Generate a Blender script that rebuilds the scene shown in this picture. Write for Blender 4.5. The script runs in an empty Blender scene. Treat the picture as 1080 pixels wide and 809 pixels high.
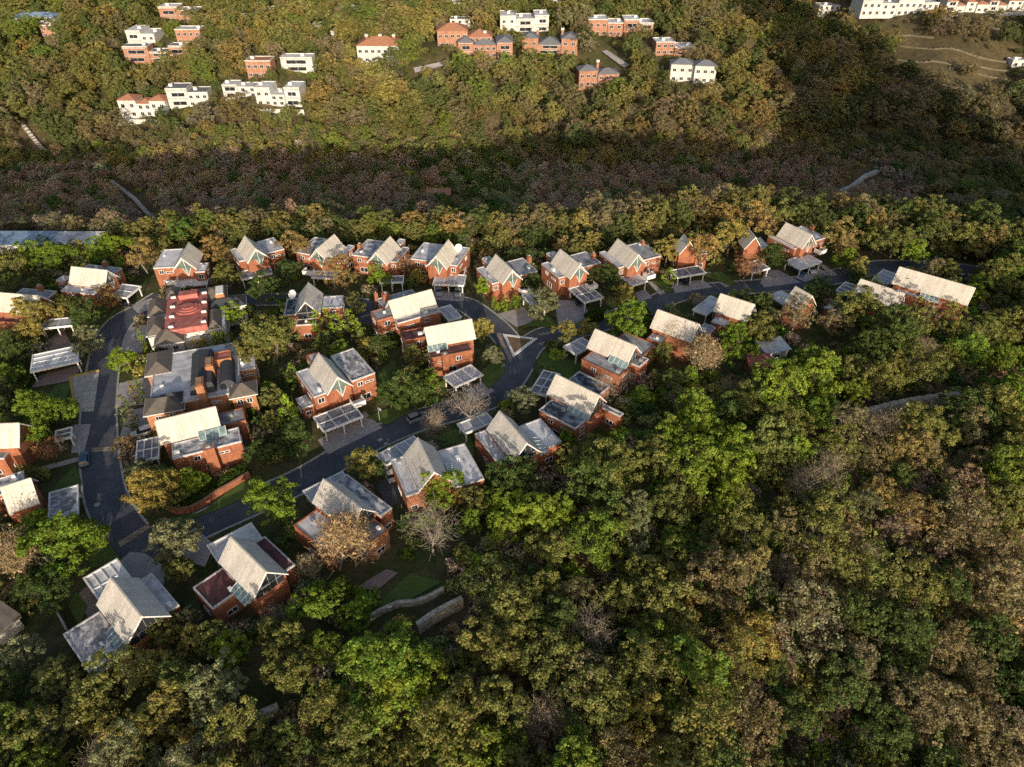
import bpy, math, random
import numpy as np
from mathutils import Vector
random.seed(7); RNG = np.random.default_rng(11)
S = bpy.context.scene
COL = S.collection
PI = math.pi

# ------------------------------------------------------------------ camera
PITCH = math.radians(38.0); FPX = 750.0; CAMH = 100.0
CP, SP = math.cos(PITCH), math.sin(PITCH)
cam = bpy.data.cameras.new('camera'); cam.sensor_width = 36.0; cam.lens = 36.0*FPX/1080.0
cam.clip_start = 1.0; cam.clip_end = 4000.0
cob = bpy.data.objects.new('camera', cam); COL.objects.link(cob)
cob.location = (0, 0, CAMH); cob.rotation_euler = (PI/2-PITCH, 0, 0)
S.camera = cob

def ray(px, py):
    u, v = (px-540.0)/FPX, (py-404.5)/FPX
    return u, CP-SP*v, -SP-CP*v          # unit depth along the optical axis
def W(px, py, z=0.0):
    dx, dy, dz = ray(px, py); t = (z-CAMH)/dz
    return (dx*t, dy*t)
def proj(x, y, z):
    zz = z-CAMH
    dep = y*CP - zz*SP
    dn = -y*SP - zz*CP
    return 540+FPX*x/dep, 404.5+FPX*dn/dep, dep

# ------------------------------------------------------------------ terrain
PLAT_PX = [(-260,268),(0,254),(150,246),(300,243),(500,244),(650,238),(800,229),(900,236),(1000,256),(1090,272),
           (1130,305),(1070,338),(960,362),(880,380),(800,402),(730,425),(690,470),(640,500),(600,530),(560,565),
           (505,640),(445,672),(390,690),(300,756),(175,815),(40,930),(-400,1050)]
PLAT = np.array([W(*p) for p in PLAT_PX])
def poly_inside(P, x, y):
    ins = np.zeros(x.shape, bool); n = len(P)
    for i in range(n):
        x0, y0 = P[i]; x1, y1 = P[(i+1) % n]
        c = ((y0 > y) != (y1 > y))
        with np.errstate(divide='ignore', invalid='ignore'):
            xi = (x1-x0)*(y-y0)/((y1-y0) if y1 != y0 else 1e-9)+x0
        ins ^= c & (x < xi)
    return ins
def poly_dist(P, x, y, closed=True):
    d = np.full(x.shape, 1e9); n = len(P)
    for i in range(n if closed else n-1):
        x0, y0 = P[i]; x1, y1 = P[(i+1) % n]
        ex, ey = x1-x0, y1-y0; l2 = ex*ex+ey*ey+1e-9
        t = np.clip(((x-x0)*ex+(y-y0)*ey)/l2, 0, 1)
        d = np.minimum(d, np.hypot(x-x0-t*ex, y-y0-t*ey))
    return d
def sst(a, b, x):
    t = np.clip((x-a)/(b-a), 0, 1); return t*t*(3-2*t)
def wob(x, y):
    return (np.sin(x*.043+1.3)*np.cos(y*.037+.4)+.6*np.sin(x*.091+y*.06)+.4*np.cos(x*.17-y*.13+2.))
RAV = [(330,230),(250,330),(215,430),(190,560),(150,700)]
def T(x, y):
    x = np.asarray(x, float); y = np.asarray(y, float)
    d = np.where(poly_inside(PLAT, x, y), 0, poly_dist(PLAT, x, y))
    north = sst(165, 205, y)
    zn = -0.30*np.minimum(d, 8) - 0.78*np.clip(d-8, 0, 51)
    zs = -0.14*np.minimum(d, 40) - 0.46*np.clip(d-40, 0, 70)
    near = zn*north + zs*(1-north)
    near = near + wob(x, y)*np.clip(d/25, 0, 1)*1.6
    f = y - (331 + 15*np.sin(x*.021+.6) + 9*np.sin(x*.05) - 0.02*x)
    far = -42 + 0.30*np.clip(f, 0, 130) + 0.05*np.clip(f-130, 0, 500) + wob(x*.6, y*.6)*1.8*np.clip(f/40, 0, 1)
    far = np.where(f < 0, -42+wob(x, y)*1.0, far)
    rd = poly_dist(RAV, x, y, False)
    far = far - 14*np.exp(-(rd/34)**2)*sst(0, 60, f+40)
    far = far + 26*sst(430, 640, y)*sst(150, 260, x)
    near = near + 31*np.exp(-(((x-92)/33)**2+((y+36)/36)**2)) + 165*np.exp(-(((x-246)/46)**2+((y-172)/60)**2))  # unseen side hills, added and raised to shade both right-hand slopes
    k = 5.0
    m = np.maximum(near, far); out = m + k*np.log1p(np.exp(-np.abs(near-far)/k)) - k*math.log(2)*0
    out = np.where(d <= 0, 0.0, np.where(near-far > 25, near, out))
    blend = np.clip(d/10, 0, 1)
    return out*blend
def Tz(x, y): return float(T(np.array([x]), np.array([y]))[0])
_ts = np.linspace(70, 900, 1661)
def hit(px, py, zo=0.0):
    dx, dy, dz = ray(px, py)
    x, y, z = dx*_ts, dy*_ts, CAMH+dz*_ts
    below = z < T(x, y)+zo
    i = int(np.argmax(below)) if below.any() else len(_ts)-1
    return float(x[i]), float(y[i])

# ------------------------------------------------------------------ materials
def nt(name):
    m = bpy.data.materials.new(name); m.use_nodes = True
    n = m.node_tree; b = n.nodes['Principled BSDF']
    return m, n, b
def N(n, t, **kw):
    o = n.nodes.new(t)
    for k, v in kw.items(): setattr(o, k, v)
    return o
def rgba(c): return (c[0], c[1], c[2], 1)
def ramp(n, fac, stops):
    r = N(n, 'ShaderNodeValToRGB'); e = r.color_ramp.elements
    while len(e) < len(stops): e.new(.5)
    for i, (p, c) in enumerate(stops): e[i].position = p; e[i].color = rgba(c)
    n.links.new(fac, r.inputs[0]); return r.outputs[0]
def noise(n, vec, scale, detail=4, rough=.6):
    t = N(n, 'ShaderNodeTexNoise'); t.inputs['Scale'].default_value = scale
    t.inputs['Detail'].default_value = detail; t.inputs['Roughness'].default_value = rough
    n.links.new(vec, t.inputs['Vector']); return t.outputs[0]
def mixc(n, a, b, fac, mode='MIX'):
    m = N(n, 'ShaderNodeMix', data_type='RGBA', blend_type=mode)
    for sock, v in ((m.inputs[0], fac), (m.inputs[6], a), (m.inputs[7], b)):
        if hasattr(v, 'node'): n.links.new(v, sock)
        elif isinstance(v, (int, float)): sock.default_value = v
        else: sock.default_value = rgba(v)
    return m.outputs[2]
def coords(n, kind='Object'):
    return N(n, 'ShaderNodeTexCoord').outputs[kind]
def math_(n, op, a, b=None):
    m = N(n, 'ShaderNodeMath', operation=op)
    for s, v in zip(m.inputs, (a, b)):
        if v is None: continue
        if hasattr(v, 'node'): n.links.new(v, s)
        else: s.default_value = v
    return m.outputs[0]
def bump(n, b, h, s=.3, d=.05):
    k = N(n, 'ShaderNodeBump'); k.inputs['Strength'].default_value = s; k.inputs['Distance'].default_value = d
    n.links.new(h, k.inputs['Height']); n.links.new(k.outputs[0], b.inputs['Normal'])

def mottled(name, c1, c2, scale=.6, rough=.85, lo=.35, hi=.65, fine=.25, spec=.3, obj='Object'):
    """two tones broken up by a large and a fine noise"""
    m, n, b = nt(name); v = coords(n, obj)
    big = noise(n, v, scale, 5, .65); fn = noise(n, v, scale*9, 3, .7)
    c = ramp(n, big, [(lo, c1), (hi, c2)])
    c = mixc(n, c, ramp(n, fn, [(.25, (.45,.45,.45)), (.75, (1.35,1.35,1.35))]), fine, 'MULTIPLY')
    n.links.new(c, b.inputs['Base Color']); b.inputs['Roughness'].default_value = rough
    b.inputs['Specular IOR Level'].default_value = spec
    return m
def plain(name, c, rough=.6, spec=.4, metal=0):
    return mottled(name, tuple(x*.86 for x in c), tuple(min(1, x*1.1) for x in c), .7, rough, fine=.25, spec=spec)

def brick_mat(name, c1, c2, mortar):
    m, n, b = nt(name); v = coords(n)
    s = N(n, 'ShaderNodeSeparateXYZ'); n.links.new(v, s.inputs[0])
    k = N(n, 'ShaderNodeCombineXYZ')
    n.links.new(math_(n, 'ADD', s.outputs[0], s.outputs[1]), k.inputs[0]); n.links.new(s.outputs[2], k.inputs[1])
    t = N(n, 'ShaderNodeTexBrick'); n.links.new(k.outputs[0], t.inputs['Vector'])
    t.inputs['Color1'].default_value = rgba(c1); t.inputs['Color2'].default_value = rgba(c2); t.inputs['Mortar'].default_value = rgba(mortar)
    t.inputs['Scale'].default_value = 1; t.inputs['Brick Width'].default_value = .42; t.inputs['Row Height'].default_value = .15; t.inputs['Mortar Size'].default_value = .012
    big = noise(n, v, .45, 5, .7)
    c = mixc(n, t.outputs[0], ramp(n, big, [(.25, (.45,.42,.4)), (.5, (.95,.95,.95)), (.8, (1.25,1.2,1.1))]), .85, 'MULTIPLY')
    st = N(n, 'ShaderNodeMapping'); st.inputs['Scale'].default_value = (1.6, 1.6, .18); n.links.new(v, st.inputs[0])
    streak = noise(n, st.outputs[0], 1.0, 4, .7)
    c = mixc(n, c, ramp(n, streak, [(.35, (.55,.5,.48)), (.6, (1,1,1))]), .5, 'MULTIPLY')
    n.links.new(c, b.inputs['Base Color']); b.inputs['Roughness'].default_value = .9; b.inputs['Specular IOR Level'].default_value = .2
    return m
def seam_roof(name, c1, c2, pitch=.62, axis=0, dirt=(.5,.47,.43)):
    m, n, b = nt(name); v = coords(n)
    s = N(n, 'ShaderNodeSeparateXYZ'); n.links.new(v, s.inputs[0])
    f = math_(n, 'FRACT', math_(n, 'DIVIDE', s.outputs[axis], pitch))
    seam = math_(n, 'LESS_THAN', f, .14)
    sheet = N(n, 'ShaderNodeTexWhiteNoise', noise_dimensions='1D'); n.links.new(math_(n, 'FLOOR', math_(n, 'DIVIDE', s.outputs[axis], pitch)), sheet.inputs['W'])
    big = noise(n, v, .5, 6, .7)
    c = ramp(n, big, [(.3, c2), (.62, c1)])
    c = mixc(n, c, ramp(n, sheet.outputs[0], [(0, (.86,.86,.87)), (1, (1.05,1.05,1.04))]), 1.0, 'MULTIPLY')
    c = mixc(n, c, ramp(n, noise(n, v, 2.2, 4, .75), [(.42, dirt), (.58, (1,1,1))]), .28, 'MULTIPLY')
    c = mixc(n, c, (.62,.6,.58), math_(n, 'MULTIPLY', seam, .45), 'MULTIPLY')
    n.links.new(c, b.inputs['Base Color']); b.inputs['Roughness'].default_value = .5; b.inputs['Specular IOR Level'].default_value = .35
    bump(n, b, seam, .5, .04)
    return m
def flat_roof(name, c1, c2, c3, scale=.35):
    m, n, b = nt(name); v = coords(n)
    w = noise(n, v, scale*.7, 4, .6)
    mp = N(n, 'ShaderNodeMapping'); mp.inputs['Scale'].default_value = (1, 1.6, 1); mp.inputs['Rotation'].default_value = (0, 0, .4); n.links.new(v, mp.inputs[0])
    big = noise(n, mp.outputs[0], scale, 8, .72)
    c = ramp(n, big, [(.33, c3), (.47, c2), (.6, c1)])
    c = mixc(n, c, ramp(n, w, [(.35, (.75,.76,.8)), (.65, (1.08,1.08,1.06))]), .8, 'MULTIPLY')
    c = mixc(n, c, ramp(n, noise(n, v, 5, 3, .8), [(.3, (.7,.7,.7)), (.6, (1.05,1.05,1.05))]), .4, 'MULTIPLY')
    n.links.new(c, b.inputs['Base Color']); b.inputs['Roughness'].default_value = .8; b.inputs['Specular IOR Level'].default_value = .25
    return m
def tile_roof(name, c1, c2):
    m, n, b = nt(name); v = coords(n)
    s = N(n, 'ShaderNodeSeparateXYZ'); n.links.new(v, s.inputs[0])
    f = math_(n, 'FRACT', math_(n, 'MULTIPLY', s.outputs[2], 4.0))
    c = ramp(n, noise(n, v, .8, 5, .7), [(.3, c1), (.65, c2)])
    c = mixc(n, c, ramp(n, f, [(0, (.6,.6,.6)), (.3, (1.05,1.05,1.05))]), .6, 'MULTIPLY')
    n.links.new(c, b.inputs['Base Color']); b.inputs['Roughness'].default_value = .85; b.inputs['Specular IOR Level'].default_value = .2
    return m
def glass(name, c, rough=.12):
    m, n, b = nt(name); v = coords(n)
    c_ = ramp(n, noise(n, v, .5, 3), [(.35, tuple(x*.55 for x in c)), (.65, tuple(x*1.15 for x in c))])
    n.links.new(c_, b.inputs['Base Color']); b.inputs['Roughness'].default_value = rough; b.inputs['Specular IOR Level'].default_value = .6
    return m

M = {}
M['brick'] = brick_mat('brick', (.44,.152,.075), (.33,.112,.058), (.40,.25,.18))
M['brick_pale'] = brick_mat('brick_pale', (.50,.22,.10), (.42,.18,.085), (.4,.28,.2))
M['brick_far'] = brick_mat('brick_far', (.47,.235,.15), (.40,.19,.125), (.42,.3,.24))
M['roof_white'] = seam_roof('roof_white', (.78,.735,.655), (.66,.615,.545), .62)
M['roof_grey'] = seam_roof('roof_grey', (.74,.705,.66), (.58,.55,.52), .5)
M['roof_tan'] = seam_roof('roof_tan', (.78,.73,.66), (.64,.595,.535), .55)
M['flat_white'] = flat_roof('flat_white', (.78,.78,.82), (.62,.62,.66), (.30,.30,.33), .3)
M['flat_stain'] = flat_roof('flat_stain', (.80,.80,.83), (.30,.305,.33), (.07,.075,.09), .55)
M['flat_grey'] = flat_roof('flat_grey', (.46,.47,.51), (.32,.325,.35), (.17,.17,.185), .35)
M['flat_blue'] = flat_roof('flat_blue', (.30,.35,.42), (.05,.07,.10), (.025,.03,.045), .5)
M['flat_maroon'] = flat_roof('flat_maroon', (.20,.085,.085), (.13,.06,.06), (.06,.035,.035), .3)
M['flat_red'] = flat_roof('flat_red', (.54,.21,.18), (.44,.14,.12), (.28,.09,.08), .5)
M['flat_light'] = flat_roof('flat_light', (.86,.86,.88), (.76,.76,.79), (.52,.52,.56), .3)
M['white'] = plain('white_paint', (.86,.855,.85), .55)
M['parapet'] = mottled('parapet_render', (.42,.41,.42), (.68,.67,.68), 1.3, .8)
M['skylight'] = glass('skylight_glass', (.28,.40,.42), .2)
M['teal'] = glass('teal_glass', (.16,.215,.20), .15)
M['dark_glass'] = glass('dark_glass', (.035,.04,.05), .1)
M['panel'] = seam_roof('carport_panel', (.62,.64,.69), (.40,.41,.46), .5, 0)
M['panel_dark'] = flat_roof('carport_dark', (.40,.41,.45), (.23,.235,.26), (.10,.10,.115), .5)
M['slate'] = tile_roof('slate_tile', (.12,.105,.095), (.19,.165,.145))
M['slate_dark'] = tile_roof('slate_dark', (.045,.05,.06), (.075,.08,.092))
M['terracotta'] = tile_roof('terracotta', (.38,.17,.10), (.50,.25,.16))
M['far_grey'] = tile_roof('far_grey_roof', (.16,.17,.2), (.24,.25,.28))
M['blue_roof'] = plain('blue_sheet', (.22,.32,.46), .5)
M['white_wall'] = mottled('white_wall', (.50,.49,.47), (.70,.69,.66), .35, .8)
def asphalt_mat():
    m, n, b = nt('asphalt'); v = coords(n)
    c = ramp(n, noise(n, v, .16, 5, .6), [(.32, (.066,.074,.096)), (.5, (.094,.104,.130)), (.68, (.125,.136,.162))])
    c = mixc(n, c, ramp(n, noise(n, v, 2.6, 4, .7), [(.3, (.7,.7,.7)), (.7, (1.25,1.24,1.2))]), .6, 'MULTIPLY')
    c = mixc(n, c, (.17,.125,.075), ramp(n, noise(n, v, 1.1, 6, .8), [(.64, (0,0,0)), (.74, (.7,.7,.7))]))
    w = N(n, 'ShaderNodeTexVoronoi', feature='DISTANCE_TO_EDGE'); w.inputs['Scale'].default_value = .11; n.links.new(v, w.inputs['Vector'])
    c = mixc(n, c, ramp(n, w.outputs['Distance'], [(.0, (.62,.62,.62)), (.012, (1,1,1))]), .6, 'MULTIPLY')
    n.links.new(c, b.inputs['Base Color']); b.inputs['Roughness'].default_value = .85; b.inputs['Specular IOR Level'].default_value = .25
    return m
M['asphalt'] = asphalt_mat() if True else mottled('asphalt', (.062,.069,.088), (.098,.107,.128), .22, .85, .3, .7, .45)
M['paver'] = mottled('paver', (.34,.31,.32), (.50,.46,.47), .5, .85, .3, .7, .4)
M['paver_pink'] = mottled('paver_pink', (.27,.20,.19), (.38,.29,.27), .5, .85, .3, .7, .4)
M['kerb'] = mottled('kerb_concrete', (.34,.33,.31), (.52,.5,.47), 1.2, .85)
M['yellow'] = plain('yellow_paint', (.55,.38,.07), .7)
M['mark'] = mottled('worn_marking', (.10,.09,.08), (.40,.34,.25), 1.2, .8, .35, .55)
M['lawn'] = mottled('lawn_grass', (.07,.125,.026), (.13,.19,.045), .5, .95, .3, .7, .6)
M['earth'] = mottled('bare_earth', (.14,.085,.05), (.26,.18,.11), .35, .95, .3, .7, .5)
M['dry_earth'] = mottled('dry_earth', (.13,.11,.075), (.21,.18,.12), .35, .95)
M['stone'] = mottled('rough_stone', (.34,.29,.23), (.68,.61,.51), 1.4, .9, .35, .6, .6)
M['concrete'] = mottled('pale_concrete', (.34,.31,.28), (.56,.53,.49), .6, .9)
M['bark'] = mottled('bark', (.09,.065,.045), (.2,.16,.12), 2.5, .95)
M['bark_pale'] = mottled('pale_bark', (.22,.185,.15), (.38,.33,.28), 2.5, .95)
M['tyre'] = plain('tyre_rubber', (.02,.02,.02), .8)
M['rim'] = plain('rim_metal', (.4,.4,.42), .35, .6)
M['lamp'] = plain('lamp_lens', (.7,.7,.66), .2, .6)
M['lamp_red'] = plain('lamp_lens_red', (.4,.03,.02), .25, .6)
M['steel'] = plain('galvanised_steel', (.32,.33,.34), .5, .5)
def paint(name, c):
    m, n, b = nt(name); v = coords(n)
    c_ = ramp(n, noise(n, v, 1.5, 4), [(.3, tuple(x*.85 for x in c)), (.7, tuple(x*1.08 for x in c))])
    n.links.new(c_, b.inputs['Base Color']); b.inputs['Roughness'].default_value = .3
    b.inputs['Coat Weight'].default_value = .5; b.inputs['Coat Roughness'].default_value = .1
    return m
M['car_silver'] = paint('paint_silver', (.42,.43,.45)); M['car_white'] = paint('paint_white', (.7,.7,.7))
M['car_blue'] = paint('paint_blue', (.035,.10,.20)); M['car_grey'] = paint('paint_grey', (.30,.35,.42)); M['car_dark'] = paint('paint_dark', (.02,.022,.03)); M['car_red'] = paint('paint_red', (.28,.03,.03))

# leaf: the tint comes from the object (or from the instance), the leaf value from the mesh
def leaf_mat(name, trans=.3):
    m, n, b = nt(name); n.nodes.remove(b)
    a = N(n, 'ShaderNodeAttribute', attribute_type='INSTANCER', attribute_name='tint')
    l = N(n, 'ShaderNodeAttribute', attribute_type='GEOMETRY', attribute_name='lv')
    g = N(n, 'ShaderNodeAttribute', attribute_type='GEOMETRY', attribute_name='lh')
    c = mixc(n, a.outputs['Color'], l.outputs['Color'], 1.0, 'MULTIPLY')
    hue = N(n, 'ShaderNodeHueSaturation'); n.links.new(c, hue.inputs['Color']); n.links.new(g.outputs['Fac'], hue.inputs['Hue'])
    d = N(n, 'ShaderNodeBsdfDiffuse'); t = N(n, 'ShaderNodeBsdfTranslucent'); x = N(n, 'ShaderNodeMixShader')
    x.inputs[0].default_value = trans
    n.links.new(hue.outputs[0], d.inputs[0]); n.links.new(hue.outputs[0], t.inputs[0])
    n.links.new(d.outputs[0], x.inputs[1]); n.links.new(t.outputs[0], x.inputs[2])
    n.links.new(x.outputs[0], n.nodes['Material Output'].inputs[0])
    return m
M['leaf'] = leaf_mat('leaf', .38)
M['twig'] = leaf_mat('twig', .0)

# ------------------------------------------------------------------ mesh helper
class MB:
    def __init__(s): s.v = []; s.f = []
    def add(s, vs, fs):
        o = len(s.v); s.v += [tuple(p) for p in vs]; s.f += [tuple(i+o for i in f) for f in fs]
    def box(s, x0, x1, y0, y1, z0, z1):
        s.add([(x0,y0,z0),(x1,y0,z0),(x1,y1,z0),(x0,y1,z0),(x0,y0,z1),(x1,y0,z1),(x1,y1,z1),(x0,y1,z1)],
              [(3,2,1,0),(4,5,6,7),(0,1,5,4),(1,2,6,5),(2,3,7,6),(3,0,4,7)])
    def prism(s, poly, z0, z1):
        n = len(poly)
        a = sum(poly[i][0]*poly[(i+1)%n][1]-poly[(i+1)%n][0]*poly[i][1] for i in range(n))
        if a < 0: poly = poly[::-1]
        zz0 = z0 if isinstance(z0, (list, tuple)) else [z0]*n
        zz1 = z1 if isinstance(z1, (list, tuple)) else [z1]*n
        s.add([(p[0],p[1],zz0[i]) for i, p in enumerate(poly)]+[(p[0],p[1],zz1[i]) for i, p in enumerate(poly)],
              [tuple(range(n-1,-1,-1)), tuple(range(n,2*n))]+[(i,(i+1)%n,n+(i+1)%n,n+i) for i in range(n)])
    def beam(s, a, b, w, z0, z1):
        dx, dy = b[0]-a[0], b[1]-a[1]; l = math.hypot(dx, dy)+1e-9; nx, ny = -dy/l*w/2, dx/l*w/2
        s.prism([(a[0]+nx,a[1]+ny),(a[0]-nx,a[1]-ny),(b[0]-nx,b[1]-ny),(b[0]+nx,b[1]+ny)], z0, z1)
    def hull(s, pts3):   # closed planar-sided solid of two equal loops
        n = len(pts3)//2
        s.add(pts3, [tuple(range(n-1,-1,-1)), tuple(range(n,2*n))]+[(i,(i+1)%n,n+(i+1)%n,n+i) for i in range(n)])
    def tube(s, a, b, r0, r1, k=6):
        a = Vector(a); b = Vector(b); d = (b-a).normalized()
        u = d.orthogonal().normalized(); w = d.cross(u)
        vs = [a+(u*math.cos(t)+w*math.sin(t))*r0 for t in [2*PI*i/k for i in range(k)]]
        vs += [b+(u*math.cos(t)+w*math.sin(t))*r1 for t in [2*PI*i/k for i in range(k)]]
        s.add(vs, [(i,(i+1)%k,k+(i+1)%k,k+i) for i in range(k)]+[tuple(range(k-1,-1,-1)), tuple(range(k,2*k))])
    def build(s, name, mat, parent=None, smooth=False):
        me = bpy.data.meshes.new(name); me.from_pydata(s.v, [], s.f); me.update()
        me.materials.append(mat)
        if smooth:
            for p in me.polygons: p.use_smooth = True
        o = bpy.data.objects.new(name, me); COL.objects.link(o)
        if parent: o.parent = parent
        return o
def tag(o, label=None, cat=None, group=None, kind=None):
    if label: o['label'] = label
    if cat: o['category'] = cat
    if group: o['group'] = group
    if kind: o['kind'] = kind
    return o
def thing(name, label, cat, loc=(0,0,0), rz=0, group=None):
    o = bpy.data.objects.new(name, None); COL.objects.link(o); o.empty_display_size = .5
    o.location = loc; o.rotation_euler = (0,0,rz); return tag(o, label, cat, group)
BLOCK_FAR = []
BLOCK = []          # footprints no tree may stand in (polygon, margin)
# ------------------------------------------------------------------ houses
def area_sheet(mb, poly, z):
    n = len(poly)
    a = sum(poly[i][0]*poly[(i+1)%n][1]-poly[(i+1)%n][0]*poly[i][1] for i in range(n))
    if a < 0: poly = poly[::-1]
    mb.add([(p[0],p[1],z) for p in poly], [tuple(range(n))])
def window(parent, face, u, z, w, h, fixed, sgn, pane='dark_glass'):
    """a framed window on an axis-aligned local wall: face 'x' or 'y', fixed = wall coordinate, sgn = outward"""
    f = MB(); t = .09; e0 = fixed+sgn*.004; e1 = fixed+sgn*.12
    lo, hi = min(e0,e1), max(e0,e1)
    def put(m, u0, u1, z0, z1, a, b):
        if face == 'x': m.box(a, b, u0, u1, z0, z1)
        else: m.box(u0, u1, a, b, z0, z1)
    put(f, u-w/2, u+w/2, z, z+t, lo, hi); put(f, u-w/2, u+w/2, z+h-t, z+h, lo, hi)
    put(f, u-w/2, u-w/2+t, z+t, z+h-t, lo, hi); put(f, u+w/2-t, u+w/2, z+t, z+h-t, lo, hi)
    if w > 1.0: put(f, u-.04, u+.04, z+t, z+h-t, lo, hi)
    o = f.build('window', M['white'], parent)
    p = MB(); e2 = fixed+sgn*.05
    put(p, u-w/2+t, u+w/2-t, z+t, z+h-t, min(e0,e2), max(e0,e2))
    p.build('pane', M[pane], o)
    return o
def wing(root, x0, x1, y0, y1, z, roof='flat_white', wall='brick', z0=-2.5, rot=0, rim='parapet', units=1, win=True, base=(0,0)):
    b = MB(); b.box(x0, x1, y0, y1, z0, z-.22)
    w = b.build('wing', M[wall], root)
    p = MB(); t = .22; zt = z+.16; zb = z-.22
    p.box(x0-.04, x1+.04, y0-.04, y0+t, zb, zt); p.box(x0-.04, x1+.04, y1-t, y1+.04, zb, zt)
    p.box(x0-.04, x0+t, y0+t, y1-t, zb, zt); p.box(x1-t, x1+.04, y0+t, y1-t, zb, zt)
    p.build('parapet', M[rim], w)
    r = MB(); area_sheet(r, [(x0+t,y0+t),(x1-t,y0+t),(x1-t,y1-t),(x0+t,y1-t)], z)
    r.build('flat_roof', M[roof], w)
    rr = random.Random(int(abs(x0*31+y1*77)*10))
    for _ in range(units):
        if x1-x0 < 2 or y1-y0 < 2: break
        ux, uy = rr.uniform(x0+.8, x1-.9), rr.uniform(y0+.8, y1-.9)
        q = MB(); s = rr.uniform(.28,.5); q.box(ux-s, ux+s, uy-s*.7, uy+s*.7, z+.005, z+rr.uniform(.35,.8))
        q.build('roof_unit', M[rr.choice(['white','steel','white'])], w)
    if win:
        cw, sw = math.cos(rot), math.sin(rot)
        mx, my = (x0+x1)/2, (y0+y1)/2
        cx, cy = -base[0], -base[1]
        lx, ly = cx*cw+cy*sw, -cx*sw+cy*cw      # camera in local axes
        for face, fx, sg, a, c in (('x', x1, 1, y0, y1), ('x', x0, -1, y0, y1), ('y', y1, 1, x0, x1), ('y', y0, -1, x0, x1)):
            out = (lx-fx)*sg if face == 'x' else (ly-fx)*sg
            if out < 4 or c-a < 1.8: continue
            L = c-a
            if z > 5:
                if L > 5:
                    window(w, face, a+L*.33, z-1.9, 1.3, 1.15, fx, sg); window(w, face, a+L*.72, z-1.75, 2.1, .55, fx, sg)
                else: window(w, face, a+L*.5, z-2.1, min(1.5, L*.55), 1.35, fx, sg)
                if L > 3.4: window(w, face, a+L*.5, .7, min(2.2, L*.4), 1.5, fx, sg)
            elif L > 2.4: window(w, face, a+L*.5, .8, min(1.8, L*.5), 1.2, fx, sg)
    return w
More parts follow.
